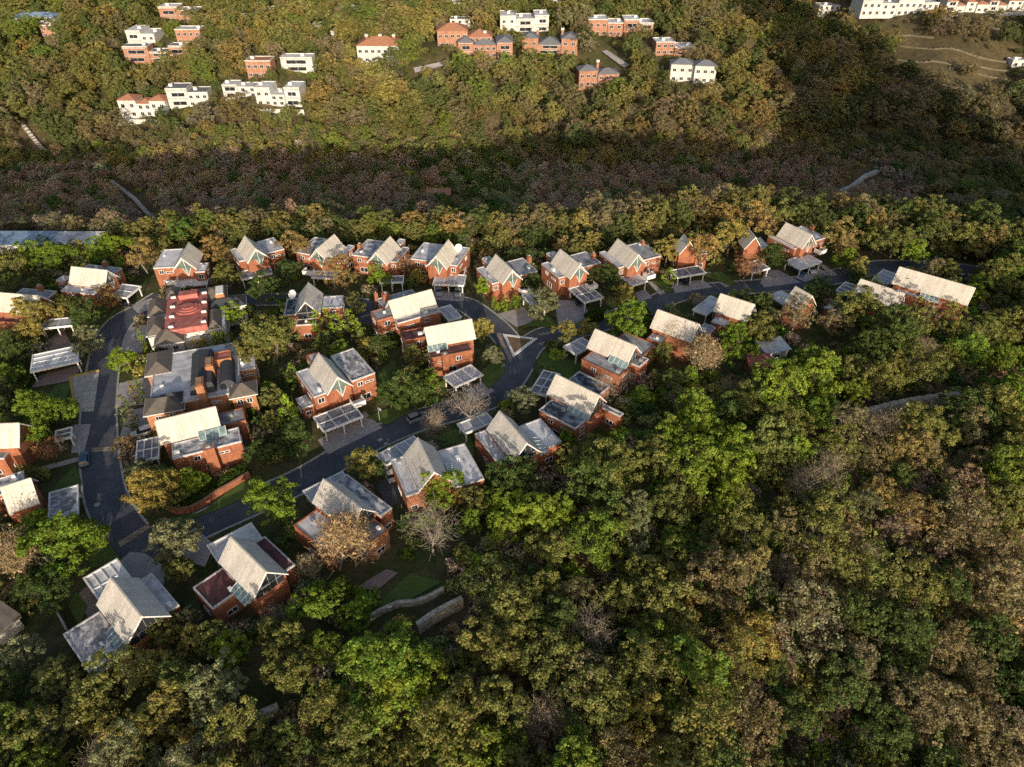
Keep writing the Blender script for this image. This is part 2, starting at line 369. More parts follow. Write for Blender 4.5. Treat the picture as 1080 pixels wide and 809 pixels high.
def gable_house(name, label, front, back, zr=9.6, ze=6.3, hw=2.75, roof='roof_white', wings=(), skylights=(), chimneys=(), style='pennant', balcony=None, dish=None, group='brick houses with steep gable roofs', wall='brick', lower=0):
    F = W(front[0], front[1], zr); B = W(back[0], back[1], zr)
    ax, ay = F[0]-B[0], F[1]-B[1]; L = math.hypot(ax, ay); rot = math.atan2(ay, ax)
    ox, oy = (F[0]+B[0])/2, (F[1]+B[1])/2
    root = thing(name, label, 'house', (ox, oy, 0), rot, group)
    c, s = math.cos(rot), math.sin(rot)
    def loc(px, z):
        x, y = W(px[0], px[1], z); x -= ox; y -= oy
        return x*c+y*s, -x*s+y*c
    h = L/2; ov = .55; xb, xf = -h+ov, h-ov
    # main body with the gable triangle in brick at the back
    b = MB(); lp = [(-hw,-2.5),(hw,-2.5),(hw,ze),(0,zr-.25),(-hw,ze)]
    b.hull([(xb,p[0],p[1]) for p in lp]+[(xf,p[0],p[1]) for p in lp])
    b.build('main_wall', M[wall], root)
    # roof: two slopes
    sl = (zr-ze)/hw; eo = .22; r = MB(); th = .16
    for sg in (-1, 1):
        pr = [(0,zr),(sg*(hw+eo),ze-sl*eo),(sg*(hw+eo),ze-sl*eo-th),(0,zr-th-.05)]
        if sg < 0: pr = pr[::-1]
        r.hull([(-h,p[0],p[1]) for p in pr]+[(h,p[0],p[1]) for p in pr])
    ro = r.build('gable_roof', M[roof], root)
    k = MB(); k.box(-h-.02, h+.02, -.13, .13, zr-.06, zr+.05); k.build('ridge_cap', M['roof_white' if roof == 'roof_white' else roof], ro)
    # rake boards on both ends
    for xe, nm in ((h, 1), (-h, -1)):
        t = MB()
        for sg in (-1, 1):
            t.hull([(xe-.03+nm*.004, 0, zr-.02),(xe-.03+nm*.004, sg*(hw+eo), ze-sl*eo-.02),(xe-.03+nm*.004, sg*(hw+eo), ze-sl*eo-.3),(xe-.03+nm*.004, 0, zr-.34)]+
                   [(xe+nm*.07, 0, zr-.02),(xe+nm*.07, sg*(hw+eo), ze-sl*eo-.02),(xe+nm*.07, sg*(hw+eo), ze-sl*eo-.3),(xe+nm*.07, 0, zr-.34)])
        t.build('rake_board', M['white'], ro)
    # glazed gable
    g = MB(); x = xf+.05; hh = hw-.35; z1 = ze-.05; zt = z1+(zr-.55-z1)*(1-.08)
    def tri(m, pts, x0, x1): m.hull([(x0,p[0],p[1]) for p in pts]+[(x1,p[0],p[1]) for p in pts])
    if style == 'pennant':
        tri(g, [(-hh,z1),(hh,z1),(0,zt)], xf+.01, x)
        go = g.build('gable_glass', M['teal'], root)
        v = MB(); off = .55
        tri(v, [(off-1.15,z1-.03),(off+1.0,z1-.03),(off-.1,z1-2.5)], xf+.012, x+.01)
        v.build('pennant_window', M['teal'], root)
        w_ = MB()
        for a, b2 in (((-hh,z1),(0,zt)), ((0,zt),(hh,z1)), ((off-1.15,z1),(off-.1,z1-2.5)), ((off-.1,z1-2.5),(off+1.0,z1)), ((off-.1,z1-2.5),(off*.2,zt*.985))):
            d = Vector((0, b2[0]-a[0], b2[1]-a[1])).normalized(); nrm = Vector((0, -d.z, d.y))*.05
            w_.hull([(x+.003, a[0]+nrm.y, a[1]+nrm.z),(x+.003, a[0]-nrm.y, a[1]-nrm.z),(x+.003, b2[0]-nrm.y, b2[1]-nrm.z),(x+.003, b2[0]+nrm.y, b2[1]+nrm.z)]+
                    [(x+.06, a[0]+nrm.y, a[1]+nrm.z),(x+.06, a[0]-nrm.y, a[1]-nrm.z),(x+.06, b2[0]-nrm.y, b2[1]-nrm.z),(x+.06, b2[0]+nrm.y, b2[1]+nrm.z)])
        w_.build('glazing_frame', M['white'], go)
    elif style == 'dark':
        tri(g, [(-hh,z1-1.6),(hh,z1-1.6),(hh,z1),(0,zt),(-hh,z1)], xf+.01, x)
        go = g.build('gable_glass', M['dark_glass'], root)
        w_ = MB()
        for yy in (-hh*.5, 0, hh*.5): w_.box(x+.003, x+.07, yy-.03, yy+.03, z1-1.6, z1+(zt-z1)*(1-abs(yy)/hh)-.1)
        w_.box(x+.003, x+.075, -hh, hh, z1-.1, z1+.02)
        w_.build('glazing_frame', M['steel'], go)
    boxes = []
    for wg in wings:
        pts, z, rf = wg[0], wg[1], wg[2]; o = wg[3] if len(wg) > 3 else {}
        q = [loc(p, z) for p in pts]
        x0, x1 = min(p[0] for p in q), max(p[0] for p in q); y0, y1 = min(p[1] for p in q), max(p[1] for p in q)
        # pull skewed corner estimates in and keep clear of the main body
        mx, my = sum(p[0] for p in q)/len(q), sum(p[1] for p in q)/len(q)
        xs = sorted(p[0] for p in q); ys = sorted(p[1] for p in q)
        x0, x1 = (xs[0]+xs[1])/2, (xs[-1]+xs[-2])/2; y0, y1 = (ys[0]+ys[1])/2, (ys[-1]+ys[-2])/2
        if not o.get('free'):
            if my > hw*.6: y0 = max(hw-.05, min(y0, hw+.3)) if y0 > hw-1.5 or True else y0
            elif my < -hw*.6: y1 = min(-hw+.05, max(y1, -hw-.3))
            elif mx > 0: x0 = min(x0, xf+.05) if x0 > xf-1 else x0
        if x1-x0 < 1: x1 = x0+1
        if y1-y0 < 1:
            if my > 0: y1 = y0+1.2
            else: y0 = y1-1.2
        wing(root, x0, x1, y0, y1, z, rf, o.get('wall', wall), rot=rot, rim=o.get('rim', 'parapet'), units=o.get('units', 1), base=(c*ox+s*oy, -s*ox+c*oy) and (ox, oy), win=o.get('win', True))
        boxes.append((x0,x1,y0,y1))
    for sk in skylights:
        pts, z = sk[0], sk[1]; q = [loc(p, z) for p in pts]
        xs = sorted(p[0] for p in q); ys = sorted(p[1] for p in q)
        x0, x1, y0, y1 = (xs[0]+xs[1])/2, (xs[2]+xs[3])/2, (ys[0]+ys[1])/2, (ys[2]+ys[3])/2
        my = (y0+y1)/2
        if my > 0: y0 = max(y0, hw+.02)
        else: y1 = min(y1, -hw-.02)
        if y1-y0 < .8:
            if my > 0: y1 = y0+1.2
            else: y0 = y1-1.2
        hi, lo_ = z+.9, z+.2
        zz = [(hi if (my > 0) == (yy == y0) else lo_) for yy in (y0,y0,y1,y1)]
        m = MB(); m.prism([(x0,y0),(x1,y0),(x1,y1),(x0,y1)], z-.1, zz); so = m.build('skylight', M['skylight'], root)
        f = MB()
        for i in range(5):
            xx = x0+(x1-x0)*i/4
            f.hull([(xx-.05,y0,zz[0]+.01),(xx+.05,y0,zz[0]+.01),(xx+.05,y1,zz[2]+.01),(xx-.05,y1,zz[2]+.01)]+[(xx-.05,y0,zz[0]+.07),(xx+.05,y0,zz[0]+.07),(xx+.05,y1,zz[2]+.07),(xx-.05,y1,zz[2]+.07)])
        f.build('glazing_bar', M['white'], so)
    for ch in chimneys:
        px, z, sz = ch[0], ch[1], ch[2] if len(ch) > 2 else .6
        x, y = loc(px, z); m = MB(); m.box(x-sz, x+sz, y-sz*.8, y+sz*.8, -2.5, z-.15); m.box(x-sz-.08, x+sz+.08, y-sz*.8-.08, y+sz*.8+.08, z-.15, z)
        co = m.build('chimney', M[wall], root); m = MB(); m.box(x-sz*.4, x+sz*.4, y-sz*.4, y+sz*.4, z+.002, z+.35); m.build('chimney_pot', M['steel'], co)
    if balcony:
        x, y = loc(balcony, 4.2); m = MB()
        m.box(x-1.1, x+1.1, y-1.3, y+1.3, 2.9, 3.15)
        for s4 in (-1, 1):
            m.box(x-1.1, x+1.1, y+s4*1.3-.06, y+s4*1.3+.06, 3.15, 4.1)
        m.box(x+1.0, x+1.12, y-1.24, y+1.24, 3.15, 4.1)
        m.build('balcony', M['white'], root)
    if dish:
        x, y = loc(dish, 7.2)
        m = MB(); m.tube((x,y,5.9),(x,y,7.0),.07,.07,6); d_ = m.build('satellite_dish', M['steel'], root)
        m = MB(); k_ = 14; n_ = Vector((-.35,-.75,.6)).normalized(); u_ = n_.orthogonal().normalized(); v_ = n_.cross(u_); ce = Vector((x,y,7.3)); vs = []; fs = []
        # bring the pointing direction into local axes
        n_ = Vector((n_.x*c+n_.y*s, -n_.x*s+n_.y*c, n_.z)); u_ = n_.orthogonal().normalized(); v_ = n_.cross(u_)
        for ri in range(4):
            rr = 1.15*(ri+1)/4
            for i in range(k_):
                a = 2*PI*i/k_; p = ce+(u_*math.cos(a)+v_*math.sin(a))*rr+n_*(rr*rr*.22); vs.append(p)
        vs.append(ce); ci = len(vs)-1
        for i in range(k_): fs.append((ci, i, (i+1)%k_))
        for ri in range(3):
            for i in range(k_): fs.append((ri*k_+i, (ri+1)*k_+i, (ri+1)*k_+(i+1)%k_, ri*k_+(i+1)%k_))
        m.add(vs, fs); m.build('dish_bowl', M['white'], d_, True)
    for (x0,x1,y0,y1) in boxes+[(xb,xf,-hw,hw)]:
        BLOCK.append((np.array([(ox+x*c-y*s, oy+x*s+y*c) for x, y in ((x0,y0),(x1,y0),(x1,y1),(x0,y1))]), 1.6))
    return root
def carport(label, pts, z=2.9, cross=2, panel='panel', posts=True, group='white framed carports in front of the houses', slats=False, name='carport'):
    q = [W(p[0], p[1], z) for p in pts]
    cx, cy = sum(p[0] for p in q)/4, sum(p[1] for p in q)/4
    q = [(p[0]-cx, p[1]-cy) for p in q]
    # square the outline up: axis from the two longer facing edges
    e = Vector(((q[1][0]-q[0][0])+(q[2][0]-q[3][0]), (q[1][1]-q[0][1])+(q[2][1]-q[3][1])))
    f = Vector(((q[3][0]-q[0][0])+(q[2][0]-q[1][0]), (q[3][1]-q[0][1])+(q[2][1]-q[1][1])))
    la, lb = e.length/2, f.length/2
    rot = math.atan2(e.y, e.x)
    sk = f.normalized().dot(e.normalized())
    root = thing(name, label, 'carport', (cx, cy, 0), rot, group)
    hx, hy = la/2, max(lb*math.sqrt(max(.2, 1-sk*sk))/2, 1.6)
    m = MB(); area_sheet(m, [(-hx+.1,-hy+.1),(hx-.1,-hy+.1),(hx-.1,hy-.1),(-hx+.1,hy-.1)], z-.06)
    m.box(-hx+.1, hx-.1, -hy+.1, hy-.1, z-.16, z-.08)
    m.build('roof_panel', M[panel], root)
    m = MB()
    m.box(-hx, hx, -hy, -hy+.28, z-.4, z+.1); m.box(-hx, hx, hy-.28, hy, z-.4, z+.1)
    m.box(-hx, -hx+.28, -hy+.28, hy-.28, z-.4, z+.1); m.box(hx-.28, hx, -hy+.28, hy-.28, z-.4, z+.1)
    for i in range(cross):
        x = -hx+2*hx*(i+1)/(cross+1); m.box(x-.1, x+.1, -hy+.28, hy-.28, z-.3, z+.06)
    if slats: m.box(-hx+.28, hx-.28, -.1, .1, z-.3, z+.055)
    m.build('roof_frame', M['white'], root)
    for x in (-hx+.5, 0 if hx > 3.2 else None, hx-.5):
        if x is None: continue
        for y in (-hy+.4, hy-.4):
            m = MB(); m.box(x-.13, x+.13, y-.13, y+.13, -1.5, z-.4); m.build('post', M['white'], root)
    c, s = math.cos(rot), math.sin(rot)
    BLOCK.append((np.array([(cx+x*c-y*s, cy+x*s+y*c) for x, y in ((-hx,-hy),(hx,-hy),(hx,hy),(-hx,hy))]), 1.0))
    return root

NEAR = 'brick houses with steep gable roofs'
gable_house('brick_house', 'brick house at bottom left with tan gable roof, black-stained flat wing and pale blue skylight', (149,650), (116.5,608.7), roof='roof_grey', hw=3.2, style='dark',
  wings=[([(73,661.6),(103,650.4),(128,698.7),(86.9,718)], 4.6, 'flat_stain'), ([(145.3,614),(156.4,607),(191.6,634.7),(178.7,646.7)], 4.6, 'flat_white')],
  skylights=[([(113.8,668),(124.9,661.6),(136,678),(120,687.5)], 4.7)])
carport('white pergola carport of panels behind the grey gable roof at bottom left', [(85,610.6),(119.3,592),(147,610.6),(108,636)], 3.2, 3, 'flat_light', slats=True)
gable_house('brick_house', 'brick house with dark red flat wings and a long white striped skylight at lower left', (280.8,603), (243,566), roof='roof_grey', hw=2.9, style='dark',
  wings=[([(205,615.6),(239,600),(262,624),(216,640)], 4.6, 'flat_maroon'), ([(266,572),(281,568),(312,596),(298,604)], 4.6, 'flat_maroon', {'units':0})],
  skylights=[([(244.5,621.5),(254,616.4),(269.7,630.5),(256,642)], 4.7)])
carport('plain white slab carport along the street behind the dark red roofed house', [(215,575.6),(260,555),(284,566),(234,596)], 3.0, 0, 'flat_light')
gable_house('brick_house', 'brick house behind the golden leafless tree, grey gable roof between two stained flat wings', (381,536), (341,505), roof='roof_grey', hw=2.9, style='dark',
  wings=[([(311.5,549.7),(340.4,536.3),(373,563),(340.4,586.8)], 4.6, 'flat_white', {'rim':'brick'}), ([(355,508),(364,502),(416,535),(401,544)], 5.0, 'flat_stain'),
         ([(379,569),(393.8,549),(411.6,559),(390,572.7)], 4.6, 'flat_grey', {'wall':'brick_pale','rim':'brick_pale'})])
carport('white carport under the street side of the house with the golden leafless tree', [(318,516),(361,499),(372,507),(330,533)], 2.9, 2, 'panel')
gable_house('brick_house', 'brick house with curved grey roof between two clean white flat wings', (458,497.7), (440.3,461.4), roof='roof_grey', hw=2.9, style='none',
  wings=[([(413.7,484.8),(424.8,481.5),(443.6,517.9),(427.4,525)], 4.8, 'flat_light'), ([(459,478.3),(482.5,469),(516,500.3),(500.7,511.4)], 4.8, 'flat_light')],
  skylights=[([(468,492),(476,490.6),(481.5,498),(474,502)], 4.9)])
carport('white louvred carport beside the street, left of the curved grey roof', [(397,478),(438,460),(446,470),(405,493)], 2.9, 3, 'panel')
gable_house('brick_house', 'brick house right of the bare white-stemmed trees, grey roof and white wings', (555.8,467.2), (526.7,433.2), roof='roof_grey', hw=2.8, style='dark',
  wings=[([(504.4,456.8),(514.9,452.6),(537.8,483.9),(520.4,488.8)], 4.8, 'flat_white'), ([(548,450.6),(567,442),(590,460.3),(573,481)], 4.8, 'flat_light')],
  skylights=[([(558.6,464.4),(565.6,463),(580,475.6),(569.7,481)], 4.9)])
carport('white carport under the bare white-stemmed trees', [(480.8,445.7),(519.7,434),(516,446),(490.6,459)], 2.9, 2, 'panel')
gable_house('brick_house', 'brick house below the junction with cream gable roof and dark blue streaky flat roof', (632.4,417), (586.3,394.5), roof='roof_tan', hw=2.8, style='dark',
  wings=[([(570,428.5),(588.8,419.4),(620,443),(602,455)], 5.2, 'flat_blue'), ([(622.7,435.7),(637,428.5),(657.8,438),(647,444)], 4.2, 'flat_grey'), ([(602,397),(612,393),(645,408),(634,413)], 5.0, 'flat_blue', {'units':0})],
  skylights=[([(599.7,430.3),(607,427.9),(628.7,438),(617.8,443.6)], 5.3)])
carport('white triangular pergola carport beside the road at the junction', [(558.5,412.7),(573.6,389.7),(591,395),(577,418.8)], 3.0, 2, 'panel_dark', slats=True)
gable_house('brick_house', 'brick house right of the junction with tan gable roof and broad grey flat roof', (670.8,364.9), (627.8,346.8), roof='roof_tan', hw=2.9, style='dark',
  wings=[([(611,376.7),(630.6,370.4),(666.7,388.4),(650,397.5)], 5.6, 'flat_grey', {'rim':'brick'}), ([(663,381),(675,374.6),(685,380),(672,387)], 4.6, 'flat_grey', {'free':1}), ([(652,354),(662,350),(690,364),(684,372)], 4.6, 'flat_grey', {'rim':'brick','units':0})],
  skylights=[([(641.7,380),(647,376.7),(668,384.3),(657,390)], 5.7)])
carport('white carport on tall posts facing the junction lawn', [(595,363.5),(619.4,353.8),(622,366),(606,376)], 3.2, 2, 'panel')
gable_house('brick_house', 'brick house below the bend with tan roof and small dark gable', (737.8,342), (693.7,326.3), roof='roof_tan', hw=2.8, style='dark',
  wings=[([(680,354.9),(697,347.7),(709,357),(692.4,363)], 4.8, 'flat_white', {'rim':'brick'}), ([(734,349),(744,341),(754,346),(748,354)], 4.6, 'flat_grey', {'free':1})])
gable_house('brick_house', 'brick house with cream roof and wide white canopy, half buried in trees below the bend', (796,321), (760,309.5), roof='roof_white', hw=2.8, style='dark',
  wings=[([(748,336.7),(763.8,330),(776,340),(758.6,344)], 4.6, 'flat_light')])
carport('wide pale blue-white canopy beside the street, left of the cream roof in the trees', [(727.5,325),(753.4,311.7),(760,318),(748,334)], 3.0, 0, 'flat_light')
gable_house('brick_house', 'house almost hidden in the trees right of the bend, tan roof and pale wing', (857,312), (839,302), roof='roof_tan', hw=2.6, style='none',
  wings=[([(873,319),(886,321),(892,332),(878,334)], 4.4, 'flat_light', {'free':1})])
carport('blue-white carport roof peeping through the trees right of the bend', [(814,310),(828,305),(838,318),(824,324)], 3.0, 0, 'flat_light')
gable_house('brick_house', 'brick house with cream gable roof, left neighbour of the longest tan roof', (954.4,309.4), (907.8,294), roof='roof_white', hw=2.7, style='none', wings=[])
carport('dark panelled carport left of the cream roof at the right street end', [(879.6,304.5),(894,298),(904,301.3),(898,313)], 3.0, 2, 'panel_dark')
gable_house('brick_house', 'brick house with the longest tan gable roof and white terraces at the right end', (1029,303.7), (948.7,281.2), roof='roof_tan', hw=2.9, style='dark',
  wings=[([(945.5,303),(953.5,299.5),(974,307.8),(964.8,316.6)], 4.8, 'flat_light'), ([(974.4,313),(980,308),(998,315),(990,322)], 4.6, 'flat_light'), ([(966,325),(985,318),(1000,326),(984,338)], 3.0, 'flat_maroon', {'free':1,'rim':'brick'})],
  skylights=[([(970,309),(976,305.5),(994,312),(988,316)], 5.0)])
carport('pale blue panel carport in front of the longest tan roof', [(915.8,294),(933.5,285.3),(946,288.5),(940.7,300)], 3.0, 2, 'panel')
# back row
gable_house('brick_house', 'leftmost house of the back row, brick with white wing, behind the red tiled courtyard roof', (190.7,272), (199,255.8), hw=2.9,
  wings=[([(168,264),(185,263),(184,280.8),(166,283.6)], 6.0, 'flat_light'), ([(206,279),(214,277),(222,285),(210,288)], 5.6, 'flat_white')], balcony=(181,294))
carport('white sloping carport in front of the leftmost back row house', [(187.4,292),(221.7,290),(218,298.4),(181.9,304.4)], 2.9, 1, 'flat_light')
gable_house('brick_house', 'back row brick house second from left, pale roof, golden tree at its right wing', (269.7,262.3), (258,248.4), hw=2.9,
  wings=[([(244,264.7),(250,260),(260.4,274),(252,275.8)], 5.8, 'flat_white'), ([(277,253),(292.8,250.3),(297,264.7),(280,266.5)], 5.8, 'flat_white')])
carport('grey carport with a red-stained roof corner, second from left in the back row', [(249.7,287.8),(282.6,279.5),(289.6,288.3),(255.3,294.3)], 2.9, 1, 'panel_dark')
gable_house('brick_house', 'back row brick house third from left, white roof, tall golden tree in front', (333.2,262.8), (352.6,247), hw=2.8,
  wings=[([(363.8,258.2),(374.9,259),(361.9,269.3),(349,272)], 5.8, 'flat_white'), ([(326.7,250.3),(343,251),(328.5,268.4),(315.6,267.4)], 5.6, 'flat_stain')], balcony=(325,284))
carport('white carport half behind the golden tree, third from left in the back row', [(326.7,293.4),(334,285),(356,287),(353.6,293.4)], 2.9, 1, 'panel')
gable_house('brick_house', 'back row brick house fourth from left, white roof, dark blue-grey wing with small chimney', (396,266), (411.5,249), hw=2.8,
  wings=[([(422.5,260.3),(433.6,261.6),(416,277),(407,275)], 5.8, 'flat_grey'), ([(384.3,252.5),(400.5,253.8),(386.9,271.3),(375,269.4)], 5.6, 'flat_stain'), ([(418,252),(426,252),(425,258),(419,258)], 6.2, 'flat_white',{'free':1})], chimneys=[((379,257),7.0)])
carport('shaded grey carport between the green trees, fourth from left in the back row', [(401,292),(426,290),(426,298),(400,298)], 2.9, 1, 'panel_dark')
gable_house('brick_house', 'back row brick house with a big white satellite dish on its right wing', (459.5,270), (473,252.5), hw=2.8, dish=(484,262),
  wings=[([(480,261),(496.5,260.3),(482,280.4),(471,279)], 5.9, 'flat_white'), ([(443.3,255.8),(459.5,257),(450.4,274.6),(436,274)], 5.6, 'flat_white')])
carport('white double carport with two silver cars, below the satellite dish house', [(461.5,288.8),(492.6,290),(488.7,301),(453.7,300)], 2.9, 2, 'panel')
gable_house('brick_house', 'brick house facing the paved forecourt above the triangle island, tan roof and plain brick gable', (540.7,284.7), (522.6,268), hw=2.8, roof='roof_tan',
  wings=[([(501,283.3),(513,281),(530,298),(519,298)], 5.6, 'flat_white'), ([(535.8,275),(555.3,272),(564.3,287.5),(549.7,289.6)], 5.4, 'flat_grey'), ([(509,273),(516,270),(522,276),(514,279)], 6.2, 'flat_white',{'free':1})], chimneys=[((558,270),7.0)], balcony=(553,303))
carport('narrow white carport behind the feathery tree on the paved forecourt', [(549.7,311),(561,308.7),(578,323),(564,327)], 2.9, 1, 'panel')
gable_house('brick_house', 'brick house right of the paved forecourt with teal glazed gable and ribbed carport in front', (612,279), (590.7,262.5), hw=2.8, roof='roof_tan',
  wings=[([(569,278.5),(581.7,275.7),(599.7,291.7),(590,292)], 5.6, 'flat_white'), ([(602.5,267.4),(622,266),(630,277),(616,283)], 5.4, 'flat_grey'), ([(577,268),(584,264.5),(592,271),(584,274)], 6.2, 'flat_white',{'free':1})], chimneys=[((626,267),7.0)], balcony=(624,299))
carport('grey ribbed carport on white posts at the end of the wide driveway', [(595.6,304.9),(619,299.5),(637,313),(619.9,319)], 2.9, 2, 'panel_dark', slats=True)
gable_house('brick_house', 'brick house with tan roof and low parapet wing, above the yellow-green roadside tree', (673.6,268.3), (651.4,251.7), hw=2.8, roof='roof_tan',
  wings=[([(629.9,267),(641,264),(662.5,280),(654.9,282)], 5.6, 'flat_white'), ([(662.5,257),(682,255.8),(694,271),(681,274)], 5.4, 'flat_grey')], balcony=(685,288), chimneys=[((678,254),6.6,.5)])
carport('small carport on a brick pier, left of the narrow garden path', [(652.8,292),(670.8,288),(683,296),(668,302)], 2.9, 1, 'panel')
gable_house('brick_house', 'small brick house with grey gable squeezed between the golden trees of the back row', (728,255), (721,247), hw=2.5, roof='roof_grey', style='none',
  wings=[([(709,263),(718,261.5),(724,267),(714,270)], 5.0, 'flat_grey'), ([(729,262),(737,258),(745,266),(737,270)], 5.0, 'flat_grey', {'units':0})])
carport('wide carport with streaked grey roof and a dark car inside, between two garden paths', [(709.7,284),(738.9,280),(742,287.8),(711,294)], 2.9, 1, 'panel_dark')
gable_house('brick_house', 'house buried under golden trees with only a pale blue roof and red wall visible', (797,250), (790,242), hw=2.4, roof='roof_grey', style='none',
  wings=[([(793,252),(803,250),(809,260),(799,263)], 4.6, 'flat_light', {'free':1})])
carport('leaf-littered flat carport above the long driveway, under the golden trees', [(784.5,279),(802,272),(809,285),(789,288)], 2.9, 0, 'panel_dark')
gable_house('brick_house', 'rightmost house of the back row with sunlit orange gable and blue-grey side roof', (856.8,247.8), (829,234.5), hw=2.7, roof='roof_tan',
  wings=[([(811,247.8),(820,246),(843.4,261),(836,263)], 5.4, 'flat_light'), ([(841,239.5),(850,237.4),(868,252),(860,254)], 5.6, 'flat_white')], chimneys=[((857,238),7.0)], balcony=(866,262))
carport('bright white ribbed carport of the rightmost back row house, cars inside', [(826.7,274.5),(851,267.8),(866.8,275.6),(844.5,285)], 2.9, 1, 'flat_light')
# middle group
gable_house('brick_house', 'house with grey two-sided roof facing the viewer and round white dish, among slender trees', (321.5,318.4), (325.2,297.5), hw=2.9, roof='roof_grey', style='dark', dish=(309,311),
  wings=[([(338,314.7),(359,311),(364,322),(345.6,326.7)], 5.4, 'flat_light'), ([(298,317.4),(313,313.7),(313,331.3),(304,333)], 5.4, 'flat_blue'), ([(313,337),(333,336),(334,342),(313,343)], 4.6, 'flat_maroon', {'free':1})])
gable_house('brick_house', 'big brick house with bright cream roof, upper of the middle pair, two round windows', (409.6,317.4), (455,305), hw=2.9, style='dark',
  wings=[([(391.4,315.4),(436,307),(441,313),(411,325)], 5.6, 'flat_grey'), ([(388,329),(412,324),(417,333),(400,338)], 6.0, 'flat_grey', {'free':1,'rim':'brick'}), ([(415.4,336.2),(462,325),(464,329),(419,341)], 6.0, 'flat_grey')], chimneys=[((406,309),7.4,.8),((396,309),7.0,.4)])
carport('pale glazed carport right of the upper cream roofed house', [(463.6,325),(471.6,322),(491,333.4),(470,339)], 2.9, 1, 'panel')
gable_house('brick_house', 'brick house with bright cream roof and maroon flat roof, lower of the middle pair', (447.5,345.5), (497.4,336.3), hw=2.9, style='dark',
  wings=[([(452.3,370.4),(490,360),(499.8,367),(453,381)], 5.4, 'flat_maroon', {'rim':'brick'}), ([(420,349.5),(447,346),(449,356),(426.6,359)], 5.2, 'flat_maroon', {'free':1,'rim':'brick'})],
  skylights=[([(449,365.6),(468.4,360.5),(471.6,364.8),(452,370)], 5.5)], chimneys=[((469,373),6.6,.7)])
carport('white carport with two dark cars below the maroon flat roof', [(468.4,394.5),(499,384.9),(507,394.5),(478,411.4)], 2.9, 2, 'panel')
gable_house('brick_house', 'orange brick house with white pointed gable and stained roof terraces above a large carport', (356,397.4), (335.8,372), hw=2.7, roof='roof_grey',
  wings=[([(310,393),(325.6,389),(344,413.7),(333,419)], 5.8, 'flat_white'), ([(357.6,372),(379.3,366),(390.8,398),(367.7,400.8)], 6.6, 'flat_stain'), ([(314,421),(321,417),(332,426.6),(317,432)], 3.0, 'flat_light', {'free':1}), ([(324,376),(334,371),(340,378),(328,384)], 6.4, 'flat_white', {'free':1,'rim':'brick','units':0})],
  skylights=[([(348,380),(356,377),(365,388),(359,391)], 6.0)], balcony=(377,421))
carport('large stained white carport below the white pointed gable', [(329,438.8),(372.5,425),(382,438),(342,457)], 2.9, 2, 'panel_dark', slats=True)
# left side
gable_house('brick_house', 'brick house at the left edge with long white roof half behind the yellow-green tree', (42,312), (-18,307), hw=2.9, style='none',
  wings=[([(18,309),(28,302),(60,310),(45,316)], 5.6, 'flat_grey'), ([(-10,334),(0,331),(30,336),(24,346)], 4.2, 'flat_maroon', {'rim':'brick'})], chimneys=[((41,301),7.2)])
gable_house('brick_house', 'brick house with white roof and teal glazed right gable above the left road bend', (113,285), (75,281), hw=2.8,
  wings=[([(63,302),(107,300),(109,308),(66,311)], 5.4, 'flat_white'), ([(85,281),(101,278),(129,285),(117,289)], 5.8, 'flat_grey'), ([(60,292),(72,290),(74,296),(62,298)], 5.2, 'flat_white', {'free':1})], chimneys=[((110,276),7.2)])
carport('white carport tilted to the road with cars, right of the teal gable at left', [(119,309),(129,297),(149,304),(127,317)], 2.9, 1, 'panel')
carport('large white angular garage roof beside the lawn at left', [(28,394),(38,369),(80,369),(86,380)], 3.2, 3, 'flat_light', name='garage')
carport('long white beam carport half hidden by trees above the angular garage', [(44,338),(76,334),(82,343),(46,346)], 3.0, 1, 'panel')
gable_house('brick_house', 'brick house cut by the left edge with sunlit cream roof above a grey terrace', (20,446), (-30,448), hw=2.9, style='none',
  wings=[([(-20,469),(11,466),(11,482),(-20,486)], 4.8, 'flat_grey', {'free':1})])
carport('white carport under the green tree at the left road', [(57,463),(59,452),(76,452),(76,463)], 2.9, 1, 'panel_dark')
gable_house('brick_house', 'brick house at the left edge with broad cream roof beside a stained canopy', (32,504), (0,514), hw=3.0, style='none',
  wings=[([(-12,512),(-4,504),(24,499),(26,503)], 5.4, 'flat_stain'), ([(8,540),(12,536),(40,530),(40,536)], 4.4, 'flat_stain')])
carport('stained white flat canopy next to the road at left, below the blue car', [(43,523.4),(74,512.3),(92,539.7),(59,547)], 3.0, 0, 'flat_stain')
gable_house('brick_house', 'brick house with the brightest cream roof, stained flat roof and tall chimney stack', (227,428.6), (163,444), hw=3.0, style='none',
  wings=[([(178,479.6),(184.5,463),(253,457.4),(255,471)], 5.6, 'flat_stain'), ([(229,436),(256,431),(260,445),(232,449)], 5.0, 'flat_grey', {'free':1,'rim':'brick'})],
  skylights=[([(209,463),(211,456),(240,451),(238,461)], 5.8)], chimneys=[((219.5,471),7.2,1.0)])
carport('dark panelled carport left of the brightest cream roof', [(140,465),(168,461),(169,481),(147,488)], 2.9, 2, 'panel_dark', slats=True)
